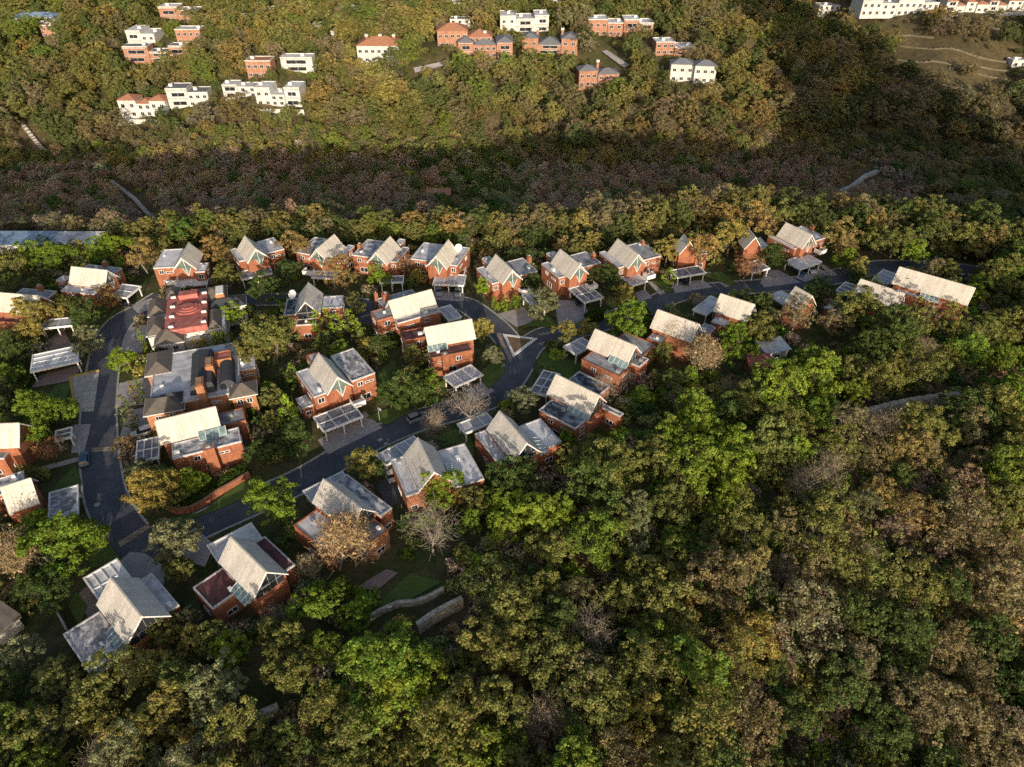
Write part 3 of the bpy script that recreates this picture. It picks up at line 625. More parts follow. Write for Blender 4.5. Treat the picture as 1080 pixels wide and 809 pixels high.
# ------------------------------------------------------------------ the two large grey-roofed villas at left
def hip_block(root, pts, ze, rise, roofm, wallm, ox, oy, rot, eave=.45, z0=-2.5, nm='hip_roof', win=True):
    c, s = math.cos(rot), math.sin(rot); q = []
    for p in pts:
        x, y = W(p[0], p[1], ze); x -= ox; y -= oy; q.append((x*c+y*s, -x*s+y*c))
    xs = sorted(p[0] for p in q); ys = sorted(p[1] for p in q)
    x0, x1, y0, y1 = (xs[0]+xs[1])/2, (xs[2]+xs[3])/2, (ys[0]+ys[1])/2, (ys[2]+ys[3])/2
    m = MB(); m.box(x0+eave, x1-eave, y0+eave, y1-eave, z0, ze-.02); w = m.build('wing', M[wallm], root)
    m = MB(); L, Wd = x1-x0, y1-y0
    if L > Wd: r0, r1 = (x0+Wd/2, (y0+y1)/2), (x1-Wd/2, (y0+y1)/2)
    else: r0, r1 = ((x0+x1)/2, y0+L/2), ((x0+x1)/2, y1-L/2)
    zt = ze+rise
    v = [(x0,y0,ze),(x1,y0,ze),(x1,y1,ze),(x0,y1,ze),(r0[0],r0[1],zt),(r1[0],r1[1],zt),(x0,y0,ze-.2),(x1,y0,ze-.2),(x1,y1,ze-.2),(x0,y1,ze-.2)]
    if L > Wd: f = [(0,1,5,4),(1,2,5),(2,3,4,5),(3,0,4)]
    else: f = [(0,1,4),(1,2,5,4),(2,3,5),(3,0,4,5)]
    f += [(6,7,1,0),(7,8,2,1),(8,9,3,2),(9,6,0,3),(9,8,7,6)]
    m.add(v, f); m.build(nm, M[roofm], w)
    m = MB()
    for a, b in ((0,1),(1,2),(2,3),(3,0)):
        m.beam(v[a][:2], v[b][:2], .12, ze-.24, ze-.06)
    m.build('gutter', M['white'], w)
    if win:
        for u in (.3, .7): window(w, 'y', x0+eave+(x1-x0-2*eave)*u, ze-2.2, 1.2, 1.3, y0+eave, -1)
    return x0, x1, y0, y1
def villa(label, centre, axis, flats, hips, extras, name='villa'):
    a, b = W(axis[0][0], axis[0][1], 6), W(axis[1][0], axis[1][1], 6); rot = math.atan2(b[1]-a[1], b[0]-a[0])
    ox, oy = W(centre[0], centre[1], 6)
    root = thing(name, label, 'house', (ox, oy, 0), rot)
    c, s = math.cos(rot), math.sin(rot)
    def box(pts, z):
        q = []
        for p in pts:
            x, y = W(p[0], p[1], z); x -= ox; y -= oy; q.append((x*c+y*s, -x*s+y*c))
        xs = sorted(p[0] for p in q); ys = sorted(p[1] for p in q)
        return (xs[0]+xs[1])/2, (xs[2]+xs[3])/2, (ys[0]+ys[1])/2, (ys[2]+ys[3])/2
    for pts, z, rf, wl in flats:
        x0,x1,y0,y1 = box(pts, z); wing(root, x0, x1, y0, y1, z, rf, wl, rot=rot, base=(ox, oy), units=3)
        BLOCK.append((np.array([(ox+x*c-y*s, oy+x*s+y*c) for x, y in ((x0,y0),(x1,y0),(x1,y1),(x0,y1))]), 1.5))
    for pts, ze, rise, rf, wl in hips: hip_block(root, pts, ze, rise, rf, wl, ox, oy, rot)
    extras(root, box)
    return root
def ex_lower(root, box):
    x0,x1,y0,y1 = box([(199.3,376),(225.3,371.6),(229,405),(199.3,412.4)], 7.6)
    m = MB(); xm = x0+(x1-x0)*.42; v = []
    for y in (y0, y1): v += [(x0,y,5.9),(x1,y,5.9),(x1-.5,y,8.6),(xm,y,9.0),(x0+.6,y,8.2)]
    m.hull(v); d = m.build('dormer_roof', M['slate_dark'], root)
    for px, py in ((220.7,384),(210.5,405)):
        a0,a1,b0,b1 = box([(px-4.2,py-5),(px+4.2,py-6),(px+4.5,py+4),(px-4,py+5)], 9.2)
        m = MB(); m.box(a0,a1,b0,b1,5.5,9.7); m.box(a0+.3,a1-.3,b0+.3,b1-.3,9.7,9.9); k = m.build('brick_dormer', M['brick_pale'], root)
    x0,x1,y0,y1 = box([(230,381),(243.8,377),(250,401),(232,406)], 7.4)
    m = MB(); n = 9; v = []
    for y in (y0, y1):
        v += [(x0,y,5.9)]+[((x0+x1)/2-math.cos(PI*i/n)*(x1-x0)/2, y, 6.6+math.sin(PI*i/n)*1.5) for i in range(n+1)]+[(x1,y,5.9)]
    m.hull(v); m.build('barrel_roof', M['slate_dark'], root)
    x0,x1,y0,y1 = box([(224,373.4),(242,368.8),(244.8,377),(228,381)], 8.2); wing(root, x0,x1,y0,y1,8.2,'flat_red','brick_pale',units=0,win=False,rim='brick_pale')
villa('large grey-roofed villa with pale stained terraces and two brick dormers', (211,398), ((153,436),(196,428)),
  [([(152,378),(243,362),(262,408),(170,432)], 6.0, 'flat_white', 'brick_pale'), ([(240,374),(266,369),(271,388),(247,392)], 5.4, 'flat_white', 'brick_pale')],
  [([(152,373.4),(181.7,368),(181.7,391),(155.8,397.5)], 6.1, 1.6, 'slate', 'brick_pale'), ([(168,417),(193,412),(193,424),(168,428)], 6.3, 1.5, 'slate_dark', 'brick_pale'),
   ([(153,421),(192.8,412),(197,431),(151,439)], 5.9, 1.7, 'slate', 'brick_pale'), ([(241,406),(269.8,399.4),(272,415),(242,421)], 6.1, 1.6, 'slate', 'brick_pale')], ex_lower)
def ex_upper(root, box):
    x0,x1,y0,y1 = box([(175,314),(218,306),(219,345.6),(175,345.6)], 7.2)
    m = MB(); m.box(x0,x1,y0,y1,5.6,7.2); w = m.build('red_terrace', M['flat_red'], root)
    cx, cy = (x0+x1)/2+.4, (y0+y1)/2+.6
    for i, r in enumerate((3.1, 2.3, 1.5)):
        m = MB(); m.prism([(cx+r*math.cos(2*PI*k/28), cy+r*.9*math.sin(2*PI*k/28)) for k in range(28)], 7.2+i*.28, 7.48+i*.28); m.build('round_step', M['flat_red'], w)
    for i in range(4):
        for sx in (-1, 1):
            m = MB(); x = cx+sx*((x1-x0)/2-1.1); y = y0+1.2+i*(y1-y0-2.4)/3; m.box(x-.55,x+.55,y-.22,y+.22,7.203,7.7); m.build('roof_vent', M['white'], w)
    for yb in (y1-1.6,):
        m = MB(); m.box(cx-2.2, cx+2.2, yb-1.2, yb+1.2, 7.203, 8.4); m.build('stair_head', M['flat_red'], w)
    x0,x1,y0,y1 = box([(226,304),(236,302),(237,311),(228,313)], 7.4)
    m = MB(); m.box(x0,x1,y0,y1,5.5,7.8); k = m.build('brick_dormer', M['brick_pale'], root); m = MB(); m.box(x0+.2,x1-.2,y0+.2,y1-.2,7.803,7.95); m.build('dormer_cap', M['white'], k)
    x0,x1,y0,y1 = box([(194,345),(209,344),(213,357),(196,362)], 4.0); wing(root, x0,x1,y0,y1,4.0,'flat_light','white_wall',units=1,win=False)
villa('grey hip-roofed villa around a bright red tiled roof terrace with a round step', (197,332), ((165,362),(195,357)),
  [([(157,322),(236,309),(238,340),(160,360)], 5.6, 'flat_white', 'white_wall')],
  [([(175,305),(190,303),(190,314),(175,316)], 5.9, 1.6, 'slate', 'white_wall'), ([(157,317),(176,315),(176,331),(156,334)], 5.8, 1.7, 'slate', 'white_wall'),
   ([(155,336),(176,333),(176,351),(155,355)], 5.8, 1.7, 'slate', 'white_wall'), ([(163,348),(194,345),(195,360),(163,365)], 5.5, 2.0, 'slate', 'white_wall'),
   ([(209,304),(239,301),(240,314),(212,319)], 5.9, 1.7, 'slate', 'white_wall'), ([(219,319),(258,311),(261,322),(219,327)], 5.6, 1.5, 'slate_dark', 'white_wall'), ([(219,328),(233,327),(235,346),(219,347)], 5.7, 1.6, 'slate', 'white_wall')], ex_upper)

# ------------------------------------------------------------------ ground sheets: road, drives, lawns
_zk = [0.02]
def sheet(name, pts, mat, z=None, px=True, block=.6, label=None):
    if z is None: _zk[0] += .004; z = _zk[0]
    q = [W(p[0], p[1], z) if px else p for p in pts]
    m = MB(); area_sheet(m, q, z)
    o = m.build(name, M[mat]); o['kind'] = 'structure'
    if block: BLOCK.append((np.array(q), block))
    return o
def smooth_line(pts, step=1.2):
    P = [Vector(W(*p)) for p in pts]; out = []
    for i in range(len(P)-1):
        p0, p1, p2, p3 = P[max(i-1,0)], P[i], P[i+1], P[min(i+2,len(P)-1)]
        n = max(2, int((p2-p1).length/step))
        for k in range(n):
            t = k/n
            out.append(.5*((2*p1)+(p2-p0)*t+(2*p0-5*p1+4*p2-p3)*t*t+(3*p1-p0-3*p2+p3)*t**3))
    out.append(P[-1]); return out
ROADS = []
def road(pts, w):
    L = smooth_line(pts); ROADS.append((L, w/2))
    _zk[0] += .004; z = _zk[0]; m = MB(); l_, r_ = [], []
    for i, p in enumerate(L):
        d = (L[min(i+1,len(L)-1)]-L[max(i-1,0)]).normalized(); n = Vector((-d.y, d.x))
        l_.append(p+n*w/2); r_.append(p-n*w/2)
    vs = [(p.x,p.y,z) for p in l_]+[(p.x,p.y,z) for p in r_]; k = len(L)
    m.add(vs, [(k+i, k+i+1, i+1, i) for i in range(k-1)])
    o = m.build('road', M['asphalt']); o['kind'] = 'structure'
    for i in range(0, k-1, 3):
        j = min(i+4, k-1); BLOCK.append((np.array([tuple(l_[i]),tuple(l_[j]),tuple(r_[j]),tuple(r_[i])]), .8))
    return l_, r_
E = []
E += road([(172,312),(150,326),(127,340),(115,360),(109,388),(105,420),(104,455),(106,490),(112,525),(126,552),(142,572),(160,590)], 6.8)
E += road([(122,556),(150,572),(180,568),(226,548),(280,524),(325,503),(386,467),(443,443),(490,430),(525,415),(545,390),(556,368),(575,354),(600,350),(637,340),(686,322),(722,309),(785,303),(849,298),(890,290),(925,282),(960,281),(1010,284),(1050,290)], 6.6)
E += road([(549,382),(540,366),(528,350),(515,338),(492,322),(465,317),(430,318),(400,322),(375,329)], 6.2)
E += road([(395,323),(340,318),(280,316),(236,319)], 5.6)
# kerbs run along the road edges except where another road joins
km = MB()
def near_road(p, own):
    for L, hw in ROADS:
        if L is own: continue
        for q in L[::2]:
            if (q-p).length < hw+.35: return True
    return False
for ei, e in enumerate(E):
    own = ROADS[ei//2][0]; sg = 1 if ei % 2 == 0 else -1
    ok = [not near_road(p, own) for p in e]
    for i in range(len(e)-1):
        if ok[i] and ok[i+1]:
            d = (e[i+1]-e[i])
            if d.length < .02: continue
            n = Vector((-d.y, d.x)).normalized()*sg
            a, b = e[i], e[i+1]
            km.prism([(a.x,a.y),(b.x,b.y),(b.x+n.x*.42,b.y+n.y*.42),(a.x+n.x*.42,a.y+n.y*.42)], -.05, .15)
ko = km.build('kerb', M['kerb']); ko['kind'] = 'structure'
# triangle island
q = [W(*p) for p in ((530,352.5),(567,357.5),(541,377))]
c0 = (sum(p[0] for p in q)/3, sum(p[1] for p in q)/3)
def shrink(k): return [(c0[0]+(p[0]-c0[0])*k, c0[1]+(p[1]-c0[1])*k) for p in q]
isl = thing('traffic_island', 'white-kerbed triangular island with a planted middle at the road junction', 'traffic island')
isl.location = (c0[0], c0[1], 0)
def rel(P): return [(p[0]-c0[0], p[1]-c0[1]) for p in P]
m = MB(); o_, i_ = rel(shrink(1)), rel(shrink(.74))
for k in range(3):
    m.prism([o_[k], o_[(k+1)%3], i_[(k+1)%3], i_[k]], -.05, .22)
m.build('white_kerb', M['white'], isl)
m = MB(); m.prism(rel(shrink(.735)), -.05, .16); m.build('planting_bed', M['earth'], isl)
BLOCK.append((np.array(shrink(1.2)), .5))
m = MB(); p0, p1, p2, p3 = W(525,351), W(529,351), W(541,379), W(538,381)
sheet('pavement', [(523,350.5),(528.5,351.5),(540.5,378.5),(538,383)], 'paver_pink')
# drives, paths, lawns
for nm, pts, mt in (
  ('driveway', [(524,331),(552,324),(566,338),(545,345)], 'paver'), ('driveway', [(585,316),(616,318),(623,337),(589,345.5)], 'paver'),
  ('driveway', [(335,464),(385,434),(403,451),(346,479)], 'paver'), ('driveway', [(478,420),(507,402),(522,412),(500,424)], 'paver'),
  ('driveway', [(458,306),(490,309),(489,318),(458,316)], 'paver'), ('driveway', [(670,309),(680,305),(688,314),(674,319)], 'paver'),
  ('footpath', [(682,296.5),(687,297),(702,309),(696,311)], 'kerb'), ('driveway', [(708,299),(741,295),(752,303),(712,309)], 'paver'),
  ('footpath', [(744,287),(749,287),(772,301),(765,303)], 'kerb'), ('driveway', [(802,298),(808,284),(822,285),(845,298),(806,303)], 'paver'),
  ('driveway', [(836,292),(864,283),(875,290),(849,297)], 'paver'), ('footpath', [(864,279),(869,279),(884,290),(877,291)], 'kerb'),
  ('driveway', [(43,364),(67,347),(80,372),(60,374)], 'paver_pink'), ('driveway', [(33,409),(41,396),(87,384),(78,401)], 'paver_pink'),
  ('driveway', [(78,448),(96,447),(89,477),(75,478)], 'paver'), ('footpath', [(44,492),(86,481),(85,486),(44,497)], 'kerb'),
  ('driveway', [(124,594),(137,582),(152,583),(176,599),(172,620),(150,622)], 'paver'), ('patio', [(78,630),(93,617),(108,642),(94,652)], 'paver_pink'),
  ('driveway', [(124,468),(134,434),(163,426),(152,467)], 'paver'), ('driveway', [(121,430),(126,404),(160,396),(158,426)], 'paver'),
  ('driveway', [(128,370),(137,345),(158,342),(150,372)], 'paver'), ('driveway', [(378,327),(403,330),(400,345),(376,340)], 'asphalt'),
  ('driveway', [(186,574),(206,556),(226,575),(216,598),(196,592)], 'paver'), ('driveway', [(396,512),(413,500),(426,520),(412,540)], 'asphalt'),
  ('driveway', [(137,322),(160,314),(168,322),(146,331)], 'paver'),
  ('lawn', [(50,418),(58,407),(76,402),(70,421)], 'lawn'), ('lawn', [(395,640),(432,604),(466,614),(432,632)], 'lawn'), ('terrace', [(378,618),(408,600),(420,604),(396,624)], 'paver_pink'),
  ('lawn', [(566,383),(574,370),(612,382),(640,396),(612,408),(590,396)], 'lawn'), ('lawn', [(503,394),(527,376),(533,392),(515,411)], 'lawn'),
  ('lawn', [(548,347),(560,344),(589,346),(588,342),(578,332),(568,334)], 'lawn'), ('lawn', [(390,400),(416,378),(422,400),(402,420)], 'lawn'),
  ('lawn', [(170,560),(182,545),(212,541),(246,514),(274,500),(282,512),(236,535)], 'lawn'), ('lawn', [(386,440),(420,426),(436,432),(408,448)], 'lawn'),
  ('lawn', [(128,590),(96,600),(86,575),(104,560)], 'lawn'), ('lawn', [(50,520),(80,490),(86,508),(80,530)], 'lawn'), ('lawn', [(72,640),(80,622),(92,640),(84,662)], 'lawn'),
  ('lawn', [(455,462),(480,452),(498,462),(500,482),(480,468)], 'lawn'), ('lawn', [(740,290),(760,286),(778,300),(770,301)], 'lawn'), ('lawn', [(686,296),(704,297),(710,308),(703,308)], 'lawn')):
    sheet(nm, pts, mt)
# parking pad with a yellow edge
pad = thing('parking_pad', 'concrete parking pad with a yellow painted edge beside the left road', 'parking pad')
P = [W(*p) for p in ((74,398),(105,391),(99,434),(80,434))]; pc = (sum(p[0] for p in P)/4, sum(p[1] for p in P)/4); pad.location = (pc[0], pc[1], 0)
P = [(p[0]-pc[0], p[1]-pc[1]) for p in P]
m = MB(); m.prism(P, -.1, .12); m.build('slab', M['concrete'], pad)
m = MB(); m.beam(P[0], P[1], .5, .123, .3); m.beam(P[3], P[0], .5, .126, .28); m.build('yellow_edge', M['yellow'], pad)
BLOCK.append((np.array([(p[0]+pc[0], p[1]+pc[1]) for p in P]), .8))
# markings
def mark(pts, mat='mark'):
    sheet('road_marking', pts, mat, z=.072, block=0)
mark([(97,472.5),(122,470.5),(122,475),(97,477)]); mark([(124,572),(157,551.5),(160,555.5),(127,577)])
mark([(102.6,520),(105.2,520),(105.6,525),(102.8,525)]); mark([(101,525),(108,525),(105,530)])
mark([(568,351.5),(577,350.6),(577,352.6),(568,353.4)]); mark([(577,349.6),(581,351.4),(577,353.4)])
mark([(571,361.2),(579,359.4),(579.5,361),(572,363)]); mark([(571.5,359.6),(567.5,362.8),(572,364.4)])
def disc(px, r=.55):
    x, y = W(*px); m = MB(); m.prism([(x+r*math.cos(2*PI*i/16), y+r*math.sin(2*PI*i/16)) for i in range(16)], .05, .078)
    return m.build('manhole_cover', M['kerb'])
for px, lb in (((102.5,532.5),'round manhole cover below the arrow on the left road'), ((401,464),'upper manhole cover on the street left of the parked car'), ((407.5,468.5),'lower manhole cover on the street left of the parked car'), ((184,531),None)):
    if lb: tag(disc(px), lb, 'manhole cover', 'manhole covers in the street')

# ------------------------------------------------------------------ walls
def wall(name, label, pts, h, t, mat, zbase=-1.5, follow=False, cat='wall', group=None):
    P = [hit(*p) if follow else W(*p) for p in pts]; c = P[0]
    m = MB()
    for a, b in zip(P[:-1], P[1:]):
        L = math.hypot(b[0]-a[0], b[1]-a[1]); n = max(1, int(L/2.5))
        for i in range(n):
            p = (a[0]+(b[0]-a[0])*i/n, a[1]+(b[1]-a[1])*i/n); q_ = (a[0]+(b[0]-a[0])*(i+1)/n, a[1]+(b[1]-a[1])*(i+1)/n)
            z = Tz((p[0]+q_[0])/2, (p[1]+q_[1])/2) if follow else 0
            m.beam((p[0]-c[0],p[1]-c[1]), (q_[0]-c[0],q_[1]-c[1]), t+.002*(i%2), z+zbase, z+h+.03*math.sin(i*1.7))
        d = (b[0]-a[0], b[1]-a[1])
        ex = (3.2 if cat == 'drain' else 4.5 if cat == 'terrace wall' else 1.6 if mat == 'stone' and t > 1.2 else 1.2) if follow else 1.6; n_ = (-d[1]/L*(t/2+ex), d[0]/L*(t/2+ex))
        BLOCK.append((np.array([(a[0]+n_[0],a[1]+n_[1]),(b[0]+n_[0],b[1]+n_[1]),(b[0]-n_[0],b[1]-n_[1]),(a[0]-n_[0],a[1]-n_[1])]), .6))
    o = m.build(name, M[mat]); o.location = (c[0], c[1], 0)
    return tag(o, label, cat, group)
wall('retaining_wall', 'curved red brick retaining wall above the street, below the hedge', [(176,537),(188,542),(202,540),(216,533),(228,524),(246,514),(264,503)], 1.5, .45, 'brick')
wall('stone_wall', 'pale rough stone wall at the foot of the small lawn', [(388,655),(404,646),(421,639),(438,638),(452,633),(468,624)], 1.2, .6, 'stone')
wall('stone_wall', 'lower stone wall standing on the slope right of the small lawn', [(441,668),(456,657),(472,648),(488,640)], 2.6, .8, 'stone', -4)
wall('stone_wall', 'long stone boundary wall climbing out of the bottom edge through the trees', [(168,816),(206,794),(240,778),(262,767),(296,752)], 2.2, .9, 'stone', -3, True)
wall('stone_wall', 'pale boundary wall running through the forest to the right edge', [(885,452),(922,441),(967,431),(990,427),(1022,424),(1052,419),(1090,413)], 3.0, 1.3, 'stone', -3, True)
wall('garden_wall', 'grey garden wall beside the dry grass at bottom left', [(58,643),(66,655),(74,670)], 1.8, .3, 'concrete')
wall('drain_channel', 'white concrete drain on the dark slope at upper right', [(886,204),(900,197),(912,187),(926,182)], 1.2, 2.2, 'white_wall', -2, True, 'drain')
wall('drain_channel', 'grey concrete drain on the dark slope at upper left', [(118,193),(134,205),(150,220),(166,236)], 1.2, 1.8, 'concrete', -2, True, 'drain')
wall('drain_channel', 'sunlit drain on the golden slope near the left edge', [(24,132),(34,145),(48,161)], 1.2, 1.8, 'concrete', -2, True, 'drain')
def terr(px, label):
    return wall('terrace_wall', label, px, .6, 1.6, 'dry_earth', -2, True, 'terrace wall', 'earth terraces of the hillside field')
terr([(946,48),(985,52),(1030,60),(1070,66)], 'second highest earth terrace edge on the dark hillside field'); terr([(938,62),(975,66),(1030,78),(1062,84)], 'third earth terrace edge on the dark hillside field')
terr([(990,26),(1040,30),(1078,33)], 'highest earth terrace edge below the white town houses'); terr([(940,76),(968,80),(1002,86)], 'lowest earth terrace edge on the dark hillside field')

terr([(930,40),(960,38),(985,40)], 'short upper left earth terrace edge on the dark hillside field'); terr([(1000,72),(1030,70),(1066,75)], 'short right earth terrace edge on the dark hillside field'); terr([(960,84),(1000,92),(1040,98)], 'earth terrace edge at the foot of the dark hillside field')
# hedges
def hedge(label, pts, h, t):
    P = [Vector(W(*p)) for p in pts]; c = P[0]; m = MB(); rr = random.Random(int(pts[0][0]))
    for a, b in zip(P[:-1], P[1:]):
        L = (b-a).length
        for i in range(int(L*t*h*26)):
            s = rr.random(); u, w_ = rr.uniform(-1,1), rr.random()
            side = rr.random()
            if side < .5: w_ = 1-rr.random()*.12
            else: u = math.copysign(1-rr.random()*.15, u)
            p = a+(b-a)*s; n = Vector((-(b-a).y, (b-a).x)).normalized()
            o = Vector((p.x-c.x+n.x*u*t/2, p.y-c.y+n.y*u*t/2, w_*h))
            d = Vector((rr.gauss(0,1), rr.gauss(0,1), rr.gauss(.6,1))).normalized(); e = d.orthogonal().normalized()*rr.uniform(.14,.26); f = d.cross(e)
            m.add([o-e-f, o+e-f, o+e+f, o-e+f], [(0,1,2,3)])
        m.beam((a.x-c.x,a.y-c.y), (b.x-c.x,b.y-c.y), t*.8, 0, h*.9)
        BLOCK.append((np.array([tuple(a),tuple(b),tuple(b+Vector((.3,.3))),tuple(a+Vector((.3,.3)))]), t*.5))
    o = m.build('hedge', M['leaf']); o.location = (c.x, c.y, 0); o['tint'] = (.07,.11,.022)
    at = o.data.attributes.new('lv', 'FLOAT_COLOR', 'FACE'); k = len(o.data.polygons)
    v = RNG.uniform(.6, 1.3, k); at.data.foreach_set('color', np.stack([v,v,v,np.ones(k)],1).ravel().astype('f'))
    at = o.data.attributes.new('lh', 'FLOAT', 'FACE'); at.data.foreach_set('value', np.full(k, .5, 'f'))
    return tag(o, label, 'hedge')
hedge('clipped green hedge curving above the red brick retaining wall', [(180,534),(194,537),(214,528),(230,516),(262,497)], 1.9, 1.6)
hedge('tall clipped hedge between the grey-roofed villa and the brightest cream roof', [(262,440),(284,428),(300,418)], 2.6, 2.2)
hedge('low hedge behind the orange brick house with the white pointed gable', [(398,372),(412,366),(428,360)], 2.4, 2.0)
hedge('dark hedge along the lawn of the angular garage at left', [(24,425),(30,408),(40,392)], 2.0, 1.5)
hedge('trimmed square hedge block under the grey ribbed carport', [(618,341),(634,336)], 2.6, 2.2)

# ------------------------------------------------------------------ cars
def car(label, px, heading, paintm, kind='suv', group='cars parked along the street', z=0.05, scale=1.0):
    x, y = W(px[0], px[1], z)
    hd = W(heading[0], heading[1], z); rz = math.atan2(hd[1]-y, hd[0]-x)
    root = thing('parked_car', label, 'car', (x, y, z), rz, group); root.scale = (scale,)*3
    m = MB(); L, hw = 2.25, .92
    secs = [(-2.25,.42,.86,.82),(-2.15,.30,1.0,.90),(-1.2,.26,1.02,.92),(0,.26,1.0,.92),(1.1,.26,.98,.92),(1.9,.28,.86,.88),(2.25,.40,.66,.76)]
    vs = []
    for (sx, zb, zt, w_) in secs: vs += [(sx,-w_,zb),(sx,w_,zb),(sx,w_,zt-.12),(sx,w_-.12,zt),(sx,-w_+.12,zt),(sx,-w_,zt-.12)]
    fs = []
    for i in range(len(secs)-1):
        for k in range(6): fs.append((i*6+k, i*6+(k+1)%6, (i+1)*6+(k+1)%6, (i+1)*6+k))
    fs += [(5,4,3,2,1,0), tuple((len(secs)-1)*6+k for k in range(6))]
    m.add(vs, fs); m.build('body', M[paintm], root)
    x0, x1, t0, t1 = (-2.05,1.0,-1.75,.25) if kind == 'suv' else (-1.7,1.0,-1.05,.2)
    m = MB(); zt = 1.62 if kind == 'suv' else 1.45
    m.hull([(x0,-.84,1.0),(x1,-.84,.98),(x1,.84,.98),(x0,.84,1.0)]+[(t0,-.68,zt-.05),(t1,-.68,zt-.05),(t1,.68,zt-.05),(t0,.68,zt-.05)]); m.build('windows', M['dark_glass'], root)
    m = MB(); m.prism([(t0-.04,-.70),(t1+.05,-.70),(t1+.05,.70),(t0-.04,.70)], zt-.05, zt); m.build('roof', M[paintm], root)
    for sx in (-1.4, 1.38):
        for sy in (-1, 1):
            m = MB(); m.tube((sx,sy*.72,.33),(sx,sy*.95,.33),.33,.33,14); w_ = m.build('wheel', M['tyre'], root)
            m = MB(); m.tube((sx,sy*.951,.33),(sx,sy*.962,.33),.2,.18,10); m.build('rim', M['rim'], w_)
    for sy in (-1, 1):
        m = MB(); m.box(2.1,2.24,sy*.62-.14,sy*.62+.14,.56,.68); m.build('headlight', M['lamp'], root)
        m = MB(); m.box(-2.27,-2.16,sy*.68-.12,sy*.68+.12,.72,.9); m.build('tail_light', M['lamp_red'], root)
        m = MB(); m.box(.75,.95,sy*1.0-.1,sy*1.0+.1,.98,1.12); m.build('wing_mirror', M[paintm], root)
    return root
car('dark blue car parked at the left road beside the garden path', (90,487), (89,470), 'car_blue')
car('grey-blue car parked at the lawn kerb on the middle street', (440,442), (460,434), 'car_grey')
car('dark car at the junction behind the rounded street tree', (535,422), (545,408), 'car_dark')
car('left silver car inside the double carport of the satellite dish house', (463,309), (463,316), 'car_silver', 'sedan')
car('right silver car inside the double carport of the satellite dish house', (483,310), (483,317), 'car_silver', 'sedan')
car('white car on the driveway left of the brightest cream roof', (151,458), (141,461), 'car_white')
car('dark car at the road end of the tilted carport at left', (134,322), (140,326), 'car_dark', 'sedan')
car('silver car deeper inside the tilted carport at left', (129,317), (135,321), 'car_silver', 'sedan')
car('dark car in the carport below the maroon flat roof, left one', (482,417), (488,422), 'car_dark', 'sedan')
car('dark car in the carport below the maroon flat roof, right one', (493,411), (499,416), 'car_grey', 'sedan')
car('white-fronted car under the louvred carport by the street', (411,502), (408,497), 'car_white', 'sedan')
car('dark car inside the wide carport with the streaked roof', (722,298), (724,304), 'car_dark')
car('blue car inside the bright white ribbed carport', (843,288), (847,293), 'car_blue')
car('white car inside the bright white ribbed carport', (855,286), (859,291), 'car_white')
car('dark car under the grey ribbed carport on white posts', (612,319), (609,325), 'car_dark', 'sedan')
car('pale car parked on the street end right of the longest tan roof', (1014,294), (1030,296), 'car_silver', 'sedan')
# street lamps
def lamp(label, px, h=6.0, turn=0):
    x, y = hit(*px); r = thing('street_lamp', label, 'street lamp', (x, y, Tz(x, y)), turn, 'street lamps')
    m = MB(); m.tube((0,0,-.3),(0,0,h),.09,.06,8); m.build('pole', M['steel'], r)
    m = MB(); m.tube((0,0,h-.1),(1.1,0,h+.15),.05,.04,6); m.build('arm', M['steel'], r)
    m = MB(); m.box(.8,1.5,-.14,.14,h+.1,h+.24); m.build('lamp_head', M['white'], r)
lamp('white topped lamp post on the lawn strip above the middle street', (401,446), 4.2, -1.0)
lamp('lamp post standing alone in the dark valley beside the small roof', (485,206), 8, 0)
# small brown house in the valley
def shed(label, px, w, d, h, roofm, wallm, name='shed', rot=0, pitch=.6):
    x, y = hit(*px); z = Tz(x, y); r = thing(name, label, name.replace('_', ' '), (x, y, z), rot)
    m = MB(); m.box(-w/2,w/2,-d/2,d/2,-3,h); m.build('wall', M[wallm], r)
    m = MB(); m.hull([(-w/2-.4,-d/2-.4,h+.003),(w/2+.4,-d/2-.4,h+.003),(w/2+.4,d/2+.4,h+.003),(-w/2-.4,d/2+.4,h+.003)]+[(-w/2-.4,-d/2-.4,h+.2),(w/2+.4,-d/2-.4,h+.2),(w/2+.4,d/2+.4,h+.2+pitch),(-w/2-.4,d/2+.4,h+.2+pitch)]); m.build('roof', M[roofm], r)
    for i in range(max(1, int(w/5))):
        window(r, 'y', -w/2+(i+.5)*w/max(1,int(w/5)), h-1.8, 1.6, 1.1, -d/2, -1)
    BLOCK.append((np.array([(x-w/2,y-d/2),(x+w/2,y-d/2),(x+w/2,y+d/2),(x-w/2,y+d/2)]), 1.5)); return r
shed('low grey-roofed garden building at the left edge below the golden leafless tree', (4,664), 6, 3.6, 2.6, 'slate', 'concrete', 'garden_building', -.5)
shed('small brown-roofed shed at the bottom of the dark valley', (463,209), 11, 6, 2.6, 'terracotta', 'earth')
shed('long low shed with blue and grey sheet roof at the left edge', (14,263), 26, 7, 3.2, 'blue_roof', 'white_wall', 'long_shed')
shed('long low shed with pale patched roof right of the blue one at left', (64,262), 26, 6, 3.0, 'flat_white', 'white_wall', 'long_shed')
shed('dark red sheet roof showing between the trees below the bend', (798,392), 5, 3.4, 3.0, 'flat_red', 'brick', 'garden_shed')
shed('white garden roof between the trees below the bend', (812,378), 6, 4, 3.2, 'flat_light', 'white_wall', 'garden_shed', .3)

